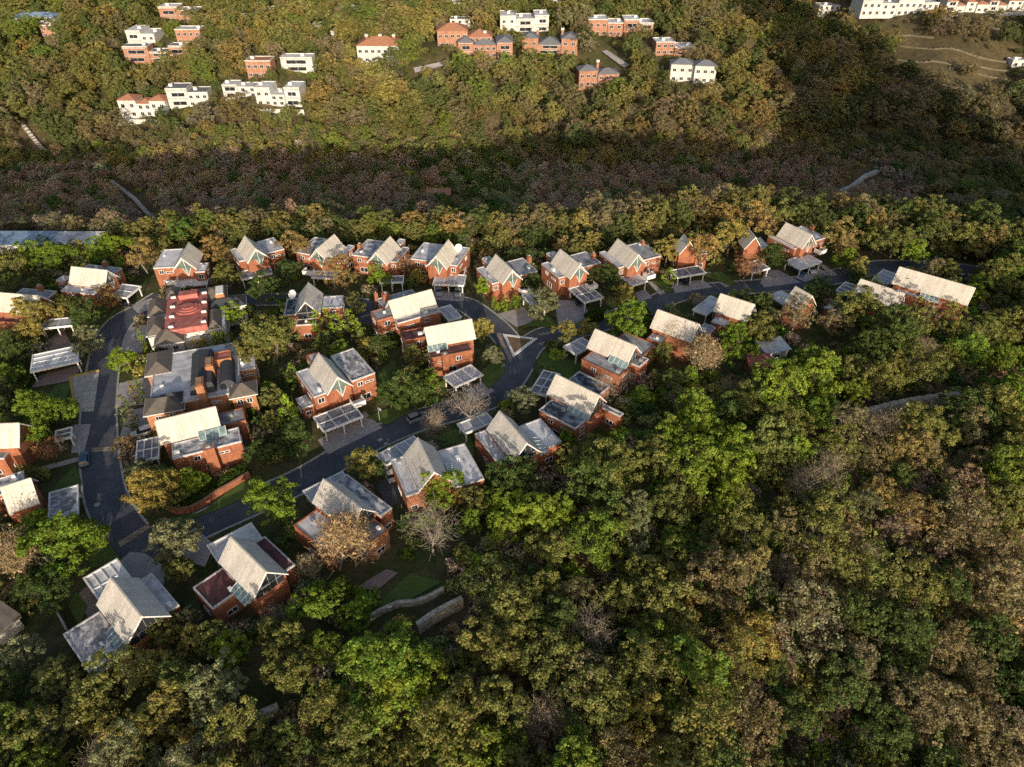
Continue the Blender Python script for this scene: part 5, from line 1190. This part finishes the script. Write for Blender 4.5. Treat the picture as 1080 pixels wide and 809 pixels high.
for t in (
 (172,668,22,'O','olive tree leaning over the right wing of the black-stained house'), (197,652,15,'S','grey-green tree at the right corner of the black-stained house'), (160,705,24,'Y','yellow-olive tree in front of the black-stained house'), (240,682,23,'L','bright green tree below the dark red flat wing'), (290,668,19,'O','olive tree between the two lowest bright green ones'), (332,636,29,'G','large green tree right of the striped skylight'), (374,648,22,'G','green tree left of the small lawn wall'), (388,695,30,'L','bright green tree below the small lawn wall'),
 (464,512,24,'L','bright green tree covering the front of the curved grey roof'), (497,528,20,'O','olive tree below the right white wing of the curved grey roof'), (540,500,27,'K','dark green tree in front of the house by the bare white-stemmed trees'), (598,463,12,'G','small green tree at the corner of the streaky blue roof'), (24,688,24,'S','grey-green tree with pale trunk beside the dry grass'), (624,470,16,'O','olive tree in front of the streaky blue roof terrace'),
 (10,275,20,'O','olive tree at the left edge below the blue shed roof'), (33,266,18,'G','green tree below the pale patched shed roof'), (62,268,17,'G','bright green tree just left of the brown one above the teal gable'), (82,262,13,'Y','yellow-green tree above the teal gabled house'),
 (102,262,17,'G','green tree right behind the teal gabled house'), (120,258,16,'L','light green tree beside the round golden brown one at upper left'), (148,266,20,'B','round golden brown tree between the teal gable and the leftmost back row house'),
 (37,332,24,'Y','yellow-green spreading tree over the left edge house'), (80,303,11,'D','small dull brown tree in front of the teal gabled house'), (110,312,14,'B','golden tree at the carport of the teal gabled house'), (92,330,20,'K','dark bushy tree below the teal gabled house'),
 (92,358,17,'S','silvery green tree above the angular garage'), (62,318,13,'O','olive tree between the two left edge houses'), (14,368,16,'K','dark tree at the left edge beside the garage hedge'), (8,395,15,'G','green tree at the left edge below the dark one'),
 (129,378,16,'L','bright light green tree standing at the left road'), (45,436,30,'G','large green tree between the parking pad and the sunlit edge house'), (52,474,17,'R','reddish brown tree beside the garden path at left'), (27,500,12,'O','small olive tree behind the broad cream roof at the left edge'),
 (68,570,38,'G','largest green tree at left, beside the road curve'), (38,555,22,'G','green tree left of the largest one at the road curve'), (100,566,16,'L','light green tree right of the largest one at the road curve'), (13,578,28,'T','golden leafless tree at the left edge'), (50,622,26,'K','dark green tree below the largest one at the road curve'), (10,525,14,'O','olive tree at the left edge under the maroon end wall'),
 (184,568,29,'S','dark silvery tree with white blossom beside the road junction at lower left'), (190,600,18,'O','low olive tree below the white blossomed one'),
 (200,507,17,'L','brightest lime green tree in front of the tall chimney stack'), (157,517,28,'Y','yellow-green tree at the inner corner of the left junction'), (146,494,15,'S','grey-green tree below the dark panelled carport'), (180,525,18,'O','olive tree above the retaining wall'),
 (274,476,17,'K','dark tree at the lower left of the conical one'), (310,462,22,'K','dark pine-like tree left of the large stained carport'), (287,528,31,'G','big green tree over the middle street, left of the street carport'), (381,486,22,'Y','yellow-green tree at the street edge above the stained wing'), (398,496,12,'K','dark bush-like tree right of the yellow-green street tree'),
 (284,350,32,'O','largest olive tree, standing behind the villa terraces'), (244,330,16,'L','light green tree at the right end of the red courtyard villa'), (262,372,20,'O','olive tree below the largest olive one'), (356,285,20,'B','golden tree with tall trunk in front of the third back row house'), (399,290,14,'L','round light green tree in front of the fourth back row house'), (238,290,16,'O','dull olive tree at the corner of the leftmost back row carport'),
 (230,262,19,'B','golden tree between first and second back row houses'), (310,258,19,'B','golden tree between second and third back row houses'), (428,278,14,'R','reddish tree at the wing of the fourth back row house'), (441,290,10,'Y','small yellow tree left of the double carport'), (386,365,13,'Y','yellow tree at the wall foot below the upper cream roofed house'), (375,318,12,'O','small olive tree behind the upper cream roofed house'),
 (438,378,17,'O','round olive tree in front of the lower middle house'), (432,410,26,'K','dark green tree on the lawn below the middle pair'), (452,404,18,'G','green tree beside the dark one below the middle pair'), (410,415,16,'K','dark tree at the lawn corner left of the middle pair'), (280,300,20,'K','dark green tree below the second back row carport'),
 (510,345,14,'Y','egg-shaped yellow-brown tree above the lower cream roofed house'), (519,373,13,'S','grey-green round tree at the inner road corner'), (573,318,20,'S','feathery grey-green tree on the paved forecourt'), (638,290,16,'K','dark round tree right of the forecourt house'), (658,310,15,'Y','yellow-green tree beside the road at the small pier carport'), (662,335,25,'G','big green street tree right of the junction'), (551,420,17,'S','rounded grey-green street tree below the junction'),
 (510,302,11,'L','yellow-lime small tree at the corner of the forecourt house'), (544,318,8,'G','small green tree at the forecourt edge'),
 (743,262,22,'B','golden brown tree beside the small squeezed house'), (704,262,18,'Y','yellow-olive tree left of the small squeezed house'), (772,246,22,'Y','yellow-olive tree in the middle of the golden group'), (806,230,23,'B','tall pinkish brown tree left of the rightmost back row house'), (788,280,17,'R','reddish tree above the leaf-littered carport'), (816,268,16,'K','dark tree between the leaf-littered and the ribbed carport'), (888,250,22,'B','broad golden tree right of the rightmost back row house'), (892,272,13,'L','bright green tree at the road right of the ribbed carport'), (906,280,13,'Y','feathery lime tree leaning over the right road'), (967,265,15,'L','bright green tree above the longest tan roof'), (985,282,14,'D','brownish tree behind the longest tan roof'),
 (945,254,18,'O','olive tree above the right road bend'), (925,250,17,'O','olive tree right of the broad golden one'),
 (712,350,17,'T','golden leafless tree hanging over the tan roof below the bend'), (738,370,22,'T','larger golden leafless tree in front of the small dark gable'), (640,408,18,'W','bare grey tree at the streaky dark blue roof'), (661,398,14,'W','bare twiggy tree under the grey flat roof extension'), (697,372,14,'O','olive tree below the tan roof at the bend'),
 (775,362,26,'G','large green tree covering the wide white canopy house'), (800,345,20,'O','olive tree over the cream roof below the bend'), (842,328,22,'D','brown tree covering the almost hidden house'), (905,322,28,'O','large olive tree in front of the cream roof at the right end'), (880,340,18,'D','brownish tree below the blue peeping carport'),
 (495,432,24,'W','multi-stemmed bare whitish tree at the street'), (457,443,15,'W','smaller bare tree beside the parked grey-blue car'), (352,572,34,'T','large golden leafless tree over the stained wing'), (456,560,32,'W','big white-branched bare tree above the small lawn'), (320,600,16,'T','low golden leafless tree right of the dark red roofs'),
 (250,424,9,'O','small olive tree behind the hedge'), (487,350,7,'G','small tree at the corner of the lower cream roof')):
    put(*t)
put(303,430,15,'L','bright green conical tree left of the orange brick house','cone'); put(308,394,12,'G','smaller green conical tree behind the brightest cream roof','cone'); put(522,318,6,'L','left dwarf conical tree beside the forecourt wall','cone'); put(532,318,6,'L','right dwarf conical tree beside the forecourt wall','cone')
put(132,432,12,'S','grey-green columnar tree on the kerb of the left road','column', H=9, wide=1.0); put(149,358,5,'L','slim lime cypress at the red courtyard villa','column', H=7); put(146,408,5,'L','slim lime cypress at the terrace villa','column', H=7); put(139,412,5,'Y','slim yellowish cypress left of the terrace villa','column', H=6.5)
for px, py, lb in ((334,342,'first'),(346,338,'second'),(357,345,'third'),(368,340,'fourth'),(378,350,'fifth')):
    put(px, py, 9, 'L', lb+' from the left of the slender light green trees behind the white pointed gable', 'slender', H=9.5, group='slender trees behind the white pointed gable')
put(588,374,10,'L','flat-topped umbrella tree on the junction lawn','umbrella'); put(706,292,9,'L','slim light green tree left of the wide carport','slender', H=7)
put(735,318,9,'W','thin bare tree at the wide white canopy','bare'); put(705,328,10,'S','thin hazy street tree below the bend','dry')
# garden bushes and shrubs
blocks_cache = None
def blocked(x, y, extra=0., B=None):
    hitb = np.zeros(x.shape, bool)
    for P, mg in (BLOCK if B is None else B):
        lo, hi = P.min(0)-mg-extra-.1, P.max(0)+mg+extra+.1
        c = (x > lo[0]) & (x < hi[0]) & (y > lo[1]) & (y < hi[1]) & ~hitb
        if not c.any(): continue
        idx = np.nonzero(c)[0]
        hitb[idx] = poly_inside(P, x[idx], y[idx]) | (poly_dist(P, x[idx], y[idx]) < mg+extra)
    return hitb
TA = None
def place_tint(px, py):
    global TA
    if TA is None: TA = np.array([TINT[k] for k in ZK])
    w = np.zeros(len(ZK))
    for (cx, cy), sp, d in ZONES:
        g = math.exp(-((px-cx)**2+((py-cy)*1.25)**2)/(2*(sp*.62)**2)); tot = sum(d.values())
        for k, v in d.items(): w[ZK.index(k)] += g*v/tot
    w += 1e-6; return (w/w.sum()) @ TA
def blend(col, px, py, k=.42, j=.08):
    a = TINT[col]; b = place_tint(px, py); return jitter(tuple(float(a[i]*(1-k)+b[i]*k) for i in range(3)), j)
def scatter(x0, x1, y0, y1, s, seed):
    r = np.random.default_rng(seed); gx, gy = np.meshgrid(np.arange(x0, x1, s), np.arange(y0, y1, s))
    gx = gx+(np.arange(gx.shape[0])%2)[:,None]*s/2
    return (gx+r.uniform(-.38,.38,gx.shape)*s).ravel(), (gy+r.uniform(-.38,.38,gy.shape)*s).ravel()
OUT = [False]
def inframe(x, y, z, mg=30):
    dep = y*CP-(z-CAMH)*SP; px = 540+FPX*x/dep; py = 404.5+FPX*(-y*SP-(z-CAMH)*CP)/dep
    if OUT[0]: return px, py, dep, ((px < -mg) | (px > 1080+mg) | (py > 809+mg*1.8)) & (px > -420) & (px < 1560) & (py > -25) & (py < 1100)
    return px, py, dep, (px > -mg) & (px < 1080+mg) & (py > -mg) & (py < 809+mg*1.8)
# weights of crown colours by place in the photograph (centre, spread, weights)
ZONES = [((900,430),150,dict(G=5,O=5,L=1,K=2,D=1)), ((640,520),120,dict(K=3,G=5,O=4,S=2,L=1)), ((770,690),80,dict(B=3,Y=1,O=4,D=4,G=2)), ((960,530),110,dict(D=5,O=4,P=3,B=1,G=1,S=1)),
         ((960,720),130,dict(D=3,P=2,K=5,S=1,O=1,G=3)), ((520,720),140,dict(O=6,S=2,G=4,D=3)), ((380,670),80,dict(G=5,L=2,O=3,Y=1)), ((200,740),140,dict(O=6,Y=2,K=1,S=2,G=2)), ((40,700),80,dict(S=3,O=3,D=2,K=2)),
         ((740,430),90,dict(G=6,L=2,O=2,K=2)), ((1040,350),90,dict(G=5,O=3,K=2,L=1)), ((400,230),260,dict(O=5,Y=2,G=5,B=1,D=1,L=1)), ((760,220),130,dict(B=2,Y=2,O=4,D=2,K=1,G=1)), ((980,240),120,dict(O=4,G=2,B=1,K=3,D=2)),
         ((250,180),240,dict(P=7,D=3,K=1)), ((640,180),260,dict(P=6,D=4,K=2)), ((950,180),140,dict(P=3,D=3,K=5,S=1)), ((480,130),100,dict(K=5,G=3,D=2,O=2)), ((350,100),300,dict(O=5,Y=3,B=2,D=2,G=2)), ((800,100),180,dict(O=3,Y=2,B=3,D=4)), ((930,40),80,dict(D=4,O=3,B=1,K=1)), ((200,30),260,dict(G=4,K=4,O=5,Y=1,D=1)), ((650,25),160,dict(O=5,G=4,K=3,D=2)), ((1000,90),90,dict(K=5,D=4,P=2,S=1)), ((830,20),60,dict(K=6,G=3,O=1))]
ZK = 'GLOYBKRDSPWT'
def pick(px, py, r, x=None, y=None):
    w = np.zeros((len(px), len(ZK)))
    for (cx, cy), sp, d in ZONES:
        g = np.exp(-(((px-cx)**2+((py-cy)*1.25)**2)/(2*(sp*.62)**2)))
        tot = sum(d.values())
        for k, v in d.items(): w[:, ZK.index(k)] += g*v/tot
    w += 1e-6; w /= w.sum(1, keepdims=True)
    u = r.random(len(px))
    if x is not None:      # species stand in patches
        ph = x*.105+1.9*np.sin(y*.083+.7)+y*.061+1.3*np.sin(x*.19-y*.05)+.9*np.sin(y*.21+x*.13)
        u = np.clip(np.arccos(np.cos(ph))/PI*.62+u*.38, 0, .9999)
    u = u[:,None]; return np.minimum((np.cumsum(w, 1) < u).sum(1), len(ZK)-1)
# names of places for the forest trees
PLACES = [((560,500),'below the streaky dark blue roof'),((650,470),'right of the bare tree at the streaky roof'),((720,430),'below the tan roofs at the bend'),((820,400),'below the hidden houses right of the bend'),((930,385),'in front of the longest tan roof'),((1030,345),'at the right edge level with the longest tan roof'),((1040,460),'at the right edge below the pale boundary wall'),((940,470),'under the left half of the pale boundary wall'),
          ((850,500),'left of the pale boundary wall'),((740,510),'in the middle of the right-hand forest'),((640,560),'below the white-winged house by the bare trees'),((540,580),'right of the small lawn'),((1040,600),'on the dark slope at the right edge'),((930,600),'on the brown slope in the right-hand forest'),((820,610),'on the brown slope left of the dark one'),((720,640),'among the golden trees of the lower middle forest'),((620,660),'in the lower middle forest'),((520,680),'below the stone walls of the small lawn'),
          ((420,720),'left below the stone walls'),((330,650),'below the dark red flat wings'),((250,690),'right of the black-stained flat wing'),((150,740),'below the black-stained flat wing'),((50,700),'at the bottom left edge beside the dry grass'),((60,780),'in the bottom left corner'),((220,780),'at the bottom edge along the boundary wall'),((400,785),'at the bottom edge left of the middle'),((560,780),'at the bottom edge in the middle'),((700,770),'at the bottom edge right of the middle'),((850,770),'at the bottom edge near the dark corner'),((1010,760),'in the dark bottom right corner'),
          ((960,690),'in the shade above the dark bottom right corner'),((850,690),'in the shade beside the golden trees'),((60,235),'behind the shed roofs at the left edge'),((160,238),'behind the leftmost back row house'),((270,235),'behind the second back row house'),((370,232),'behind the third and fourth back row houses'),((470,230),'behind the satellite dish house'),((560,230),'behind the forecourt house'),((640,225),'behind the house with the teal glazed gable'),((720,215),'behind the small squeezed house'),((800,210),'behind the golden trees of the back row'),((900,225),'behind the rightmost back row house'),((990,240),'above the right end of the road'),((1060,270),'at the right edge above the road end')]
PLX = np.array([p[0] for p in PLACES], float)
def forest_label(kind, col, px, py):
    pl = PLACES[int(np.argmin(np.hypot(PLX[:,0]-px, (PLX[:,1]-py)*1.2)))][1]
    nm = {'broad':'tree','dry':'thinly leaved tree','bare':'leafless tree','twiggy':'leafless twiggy tree','bush':'bush'}[kind]
    d = DESC[col] if not (kind in ('bare','twiggy')) else {'W':'pale bare','T':'golden'}.get(col, 'grey')
    return f'{d} {nm} {pl}', f'{d} {nm}s {pl}'
CAND = []
def forest(x0, x1, y0, y1, s, seed, cond, hr, jit=.16, barep=.05, extra=.8, far=False):
    r = np.random.default_rng(seed+5); x, y = scatter(x0, x1, y0, y1, s, seed); z = T(x, y)
    px, py, dep, ok = inframe(x, y, z+6)
    ok &= cond(x, y, px, py, z); x, y, z, px, py, dep = [a[ok] for a in (x,y,z,px,py,dep)]
    nb = ~blocked(x, y, extra) & (~blocked(x, y, 0, BLOCK_FAR) if far else True); x, y, z, px, py, dep = [a[nb] for a in (x,y,z,px,py,dep)]
    ci = pick(px, py, r, x, y)
    for i in range(len(x)):
        col = ZK[ci[i]]; u = r.random()
        kind = 'bare' if u < barep*(3 if col in 'PD' else 1) else ('dry' if (col in 'BRDP' and r.random() < .75) or (col in 'YO' and r.random() < .3) else 'broad')
        if kind == 'bare': col = 'P'
        h = r.uniform(*hr); h *= .72 if kind == 'bare' else 1; R = h*r.uniform(.33,.58)
        CAND.append((x[i], y[i], z[i], R, h, kind, col, px[i], py[i], dep[i]))
inP = lambda x, y: poly_inside(PLAT, x, y)
# right-hand and bottom forest (outside the plateau, near side)
forest(-130, 250, 25, 262, 6.5, 1, lambda x,y,px,py,z: ~inP(x,y) & (y < 175+.28*np.clip(x,0,200)) , (6.5,13.5))
FP = np.array([W(*p) for p in ((-120,640),(0,662),(30,700),(62,728),(96,742),(140,706),(200,700),(250,668),(305,640),(392,640),(384,688),(300,748),(262,762),(168,812),(40,925),(-400,1045))])
forest(-130, 20, 25, 110, 5.6, 2, lambda x,y,px,py,z: poly_inside(FP,x,y), (6.5,10.5))
SAVE = CAND; CAND = []
forest(-175, 150, 60, 215, 5.6, 4, lambda x,y,px,py,z: inP(x,y) & ~poly_inside(FP,x,y) & (poly_dist(PLAT,x,y) > 3), (4.5,8.0), barep=.0, extra=1.3)
GARDEN = CAND; CAND = SAVE
# strip of trees along the back edge of the plateau
def strip(x,y,px,py,z):
    d = poly_dist(PLAT, x, y); n = y > 165
    return n & (((inP(x,y)) & (d < np.where(x < 20, 10, 13))) | (~inP(x,y) & (d < 3))) & (x < 175)
forest(-175, 185, 165, 262, 5.8, 3, lambda x,y,px,py,z: strip(x,y,px,py,z) & (x > 20), (9,13), barep=.02)
forest(-175, 25, 165, 262, 5.4, 6, lambda x,y,px,py,z: strip(x,y,px,py,z) & (x <= 20), (6,9.5), barep=.02)
GARD = [((60,340),'around the left edge houses'),((110,480),'beside the left road'),((200,590),'beside the road at lower left'),((300,440),'around the orange brick house'),((270,340),'around the villas'),((420,420),'on the lawns below the middle pair'),((470,480),'along the street by the white-winged houses'),((350,300),'in front of the back row, left half'),((560,320),'around the paved forecourt'),((700,300),'along the road bend'),((830,290),'in front of the right half of the back row'),((600,390),'at the junction lawns'),((380,600),'around the small lawn'),((720,380),'behind the houses below the bend'),((930,300),'around the right end of the road'),((520,510),'behind the white-winged houses'),((120,680),'around the black-stained wing house')]
GX_ = np.array([g[0] for g in GARD], float)
near = sorted(CAND, key=lambda c: -c[3]/c[9]); CAND = []
NKEEP = {'broad': 190, 'dry': 250, 'bare': 60}
rest = []; cnt = {}
manual = {}
for t in TREES: manual[t[5]] = manual.get(t[5], 0)+1
for c in near:
    k = c[5]; cnt[k] = cnt.get(k, manual.get(k, 0))
    if cnt[k] < 298:
        cnt[k] += 1
        lb, gp = forest_label(k, c[6], c[7], c[8]); pr = PR[k]; vi = int(RNG.integers(len(pr)))
        TREES.append((c[0], c[1], c[2], c[3]/pr[vi][3], c[4]/pr[vi][2], k, vi, blend(c[6], c[7], c[8], .2), lb, gp, None, None))
    else: rest.append(c)
for c in GARDEN:
    k = c[5]; col = c[6] if c[6] not in 'PD' else 'K'
    pl = GARD[int(np.argmin(np.hypot(GX_[:,0]-c[7], GX_[:,1]-c[8])))][1]; pr = PR[k]; vi = int(RNG.integers(len(pr)))
    TREES.append((c[0], c[1], c[2], c[3]/pr[vi][3], c[4]/pr[vi][2], k, vi, blend(col, c[7], c[8], .15), f'small {DESC[col]} {"garden" if k == "broad" else "thin-leaved garden"} tree {pl}', f'small {DESC[col]} {"garden" if k == "broad" else "thin-leaved garden"} trees {pl}', 'garden_tree', 'tree'))
print('STAT garden', len(GARDEN)); print('STAT near', len(near), cnt, 'rest', len(rest))
# bushes in the gardens, one by one
bx, by = scatter(-150, 150, 60, 215, 3.3, 9); bz = T(bx, by); px, py, dep, ok = inframe(bx, by, bz+1, 5)
ok &= inP(bx, by) & ~blocked(bx, by, .9); sel = np.nonzero(ok)[0]; RNG.shuffle(sel)
BUSHES = []
for i in sel[:288]:
    col = 'GKOLYGKKS'[int(RNG.integers(9))]; R = RNG.uniform(1.0,2.5); h = R*RNG.uniform(.9,1.6)
    pl = GARD[int(np.argmin(np.hypot(GX_[:,0]-px[i], GX_[:,1]-py[i])))][1]
    pr = PR['bush']; vi = int(RNG.integers(3))
    TREES.append((bx[i], by[i], bz[i], R/pr[vi][3], h/pr[vi][2], 'bush', vi, jitter(TINT[col], .15), f'{DESC[col]} garden bush {pl}', f'{DESC[col]} garden bushes {pl}', None, None))
# link them all: an empty with a trunk and a crown each
FIRST = {}
for (x, y, z, sxy, sz, k, vi, tint, lb, gp, nm, cat) in TREES:
    nm, cat = (nm, cat) if nm else NAMES[k]; cm, tm, h0, r0 = PR[k][vi]
    r = thing(nm, lb, cat, (x, y, z), RNG.uniform(0, 2*PI), gp); r.scale = (sxy, sxy*RNG.uniform(.92,1.08), sz)
    if k != 'bush':
        t = bpy.data.objects.new('trunk', tm); COL.objects.link(t); t.parent = r
    c = bpy.data.objects.new({'bush':'foliage'}.get(k,'crown'), cm); COL.objects.link(c); c.parent = r; c['tint'] = tint
    FIRST.setdefault((k, vi), c)
    if k in ('bare',) and (k, vi, 't') not in FIRST: FIRST[(k, vi, 't')] = t
# ------------------------------------------------------------------ woods nobody could count: points carrying instances of the crowns above
def stuff(name, label, cat, items, protos):
    k = len(items); me = bpy.data.meshes.new(name); me.vertices.add(k)
    me.vertices.foreach_set('co', np.array([i[0] for i in items], 'f').ravel())
    for nm, tp, vals, key in (('tint','FLOAT_COLOR',np.array([tuple(i[1])+(1,) for i in items],'f'),'color'), ('siz','FLOAT_VECTOR',np.array([i[2] for i in items],'f'),'vector'), ('turn','FLOAT',np.array([i[3] for i in items],'f'),'value'), ('pick','INT',np.array([i[4] for i in items],'i'),'value')):
        a = me.attributes.new(nm, tp, 'POINT'); a.data.foreach_set(key, vals.ravel())
    o = bpy.data.objects.new(name, me); COL.objects.link(o); tag(o, label, cat, kind='stuff')
    g = bpy.data.node_groups.new(name, 'GeometryNodeTree'); g.interface.new_socket('Geometry', in_out='INPUT', socket_type='NodeSocketGeometry'); g.interface.new_socket('Geometry', in_out='OUTPUT', socket_type='NodeSocketGeometry')
    gi, goo = g.nodes.new('NodeGroupInput'), g.nodes.new('NodeGroupOutput'); ip = g.nodes.new('GeometryNodeInstanceOnPoints'); jn = g.nodes.new('GeometryNodeJoinGeometry')
    for p in reversed(protos):
        oi = g.nodes.new('GeometryNodeObjectInfo'); oi.inputs['Object'].default_value = p; oi.inputs['As Instance'].default_value = True; oi.transform_space = 'ORIGINAL'
        g.links.new(oi.outputs['Geometry'], jn.inputs[0])
    def na(nm, dt):
        q = g.nodes.new('GeometryNodeInputNamedAttribute'); q.data_type = dt; q.inputs['Name'].default_value = nm; return q.outputs[0]
    g.links.new(gi.outputs[0], ip.inputs['Points']); g.links.new(jn.outputs[0], ip.inputs['Instance']); ip.inputs['Pick Instance'].default_value = True
    g.links.new(na('pick','INT'), ip.inputs['Instance Index']); g.links.new(na('siz','FLOAT_VECTOR'), ip.inputs['Scale'])
    cx = g.nodes.new('ShaderNodeCombineXYZ'); g.links.new(na('turn','FLOAT'), cx.inputs[2]); g.links.new(cx.outputs[0], ip.inputs['Rotation'])
    g.links.new(ip.outputs[0], goo.inputs[0]); md = o.modifiers.new('instances', 'NODES'); md.node_group = g
    return o
protos = []; PK = {}
for k in ('broad','dry','bare','bush'):
    for vi in range(len(PR[k])):
        if (k, vi) in FIRST: PK.setdefault(k, []).append((len(protos), vi)); protos.append(FIRST[(k, vi)])
def items_from(cands, jit=.14, fat=1.0):
    out = []
    for (x, y, z, R, h, k, col, *_r) in cands:
        tn = blend(col, _r[0], _r[1], .4, jit*.6) if len(_r) > 1 else jitter(TINT[col], jit)
        f_ = (1.6 if k == 'bush' else 1)+.55*float(sst(235,270,np.array(y)))*float(1-sst(325,380,np.array(y)))*(1 if k != 'bush' or y > 235 else 0); tn = tuple(min(.6, q*f_) for q in tn)  # undergrowth and shaded valley tints lifted, standing in for fill light
        i, vi = PK[k][int(RNG.integers(len(PK[k])))]; pr = PR[k][vi]
        s = R/pr[3]*fat; out.append(((x, y, z-h*.06), tn, (s, s, h/pr[2]), RNG.uniform(0, 6.28), i))
    return out
def valley(x,y,px,py,z):
    d = poly_dist(PLAT, x, y); return ~inP(x,y) & (d > 7) & (y > 190) & (py > -25)
def clearing(px, py):   # open ground among the far houses and the terraced field
    f = ((px > 935) & (py > 20) & (py < 92) & (px < 1090)); g = (px > 440) & (px < 700) & (py > 20) & (py < 75)
    return f, g
def far_cond(lo, hi, fa=.6):
    def f(x,y,px,py,z):
        a, b = clearing(px, py); r = np.random.default_rng(77); u = r.random(x.shape)
        return valley(x,y,px,py,z) & (y >= lo) & (y < hi) & ~(a & (u < fa)) & ~(b & (u < .45))
    return f
forest(-300, 330, 195, 372, 5.2, 21, far_cond(0, 372), (5.0,9.0), barep=.06, far=True); c1 = []
for c_ in CAND:
    if c_[1] < 352 and c_[0] < 190:
        u = .5+.5*math.sin(c_[0]*.07+2*math.sin(c_[1]*.05)); g_ = math.exp(-((c_[0]+12)/26)**2)*.9
        q_ = RNG.random(); col = ('K' if q_ < .6 else 'S') if RNG.random() < g_ else ('P' if q_ < .5+.25*u else 'D' if q_ < .86 else 'K' if q_ < .93 else 'S')
        c_ = c_[:5]+('dry' if col in 'PD' and RNG.random() < .8 else c_[5], col, None)
    c1.append(c_)
CAND = []
forest(-460, 470, 372, 760, 7.6, 23, far_cond(372, 760), (5.5,17.0), barep=.03, far=True); c2 = CAND; CAND = []
forest(-460, 470, 372, 760, 6.0, 29, far_cond(372, 760, .2), (2.5,5.0), barep=.03); c2 += CAND; CAND = []
forest(150, 330, 130, 300, 6.5, 25, lambda x,y,px,py,z: ~inP(x,y) & (y >= 175+.28*np.clip(x,0,200)) & (poly_dist(PLAT,x,y) <= 7), (8,12)); rest += CAND; CAND = []
OUT[0] = True     # the same woods go on beside the frame
forest(-240, 360, 0, 345, 7.5, 41, lambda x,y,px,py,z: ~inP(x,y) | (poly_dist(PLAT,x,y) < 10), (7,12)); rest += CAND; CAND = []
OUT[0] = False
print('STAT far', len(c1), len(c2))
stuff('woodland', 'continuous woodland filling the dark valley, the far slope and the hills behind', 'woodland', items_from(c1+c2+rest, fat=1.08), protos)
ux, uy = scatter(-140, 260, 20, 262, 3.1, 31); uz = T(ux, uy); px, py, dep, ok = inframe(ux, uy, uz)
ok &= (~inP(ux,uy) | (poly_dist(PLAT,ux,uy) < 5) | (np.sin(ux*.31+uy*.17)+np.sin(ux*.13-uy*.37) > -.35)) & ~blocked(ux, uy, .6); r = np.random.default_rng(3); ci = pick(px, py, r); un = []
for i in np.nonzero(ok)[0]:
    R = r.uniform(1.4,3.0); col = ZK[ci[i]] if r.random() < .45 else 'DPKO'[int(r.integers(4))]
    un.append((ux[i], uy[i], uz[i], R, R*r.uniform(.7,1.3), 'bush', col))
ux, uy = scatter(-270, 290, 205, 378, 3.5, 33); uz = T(ux, uy); px, py, dep, ok = inframe(ux, uy, uz)
ok &= ~inP(ux,uy) & (poly_dist(PLAT,ux,uy) > 8) & ~blocked(ux, uy, .2); ci = pick(px, py, r)
for i in np.nonzero(ok)[0]:
    R = r.uniform(1.0,2.2); un.append((ux[i], uy[i], uz[i], R, R*r.uniform(.8,1.4), 'bush', ZK[ci[i]]))
un = [u_[:6]+(u_[6],) for u_ in un]
stuff('undergrowth', 'low brown and green undergrowth covering the forest floor between the trees', 'undergrowth', items_from(un), protos)

# ------------------------------------------------------------------ light
SUN_EL, SUN_AZ = math.radians(12.4), math.radians(169.0)      # azimuth clockwise from +Y
sd = Vector((math.sin(SUN_AZ)*math.cos(SUN_EL), math.cos(SUN_AZ)*math.cos(SUN_EL), math.sin(SUN_EL)))
L = bpy.data.lights.new('sun', 'SUN'); L.energy = 5.0; L.angle = math.radians(.5); L.color = (1.0,.85,.66)
lo = bpy.data.objects.new('sun', L); COL.objects.link(lo); lo.rotation_euler = sd.to_track_quat('Z','Y').to_euler(); lo.location = (0,0,300)
wd = bpy.data.worlds.new('World'); S.world = wd; wd.use_nodes = True; n = wd.node_tree
sk = n.nodes.new('ShaderNodeTexSky'); sk.sky_type = 'NISHITA'; sk.sun_disc = False; sk.sun_elevation = SUN_EL; sk.sun_rotation = SUN_AZ; sk.dust_density = 3.5
n.links.new(sk.outputs[0], n.nodes['Background'].inputs[0]); n.nodes['Background'].inputs[1].default_value = .15
S.view_settings.view_transform = 'Standard'; S.view_settings.look = 'None'; S.view_settings.exposure = 0; S.view_settings.gamma = 1
S.render.engine = 'CYCLES'; c = S.cycles
c.max_bounces = 5; c.diffuse_bounces = 3; c.glossy_bounces = 2; c.transmission_bounces = 2; c.transparent_max_bounces = 4
c.use_denoising = False; c.use_adaptive_sampling = True; c.adaptive_threshold = .012
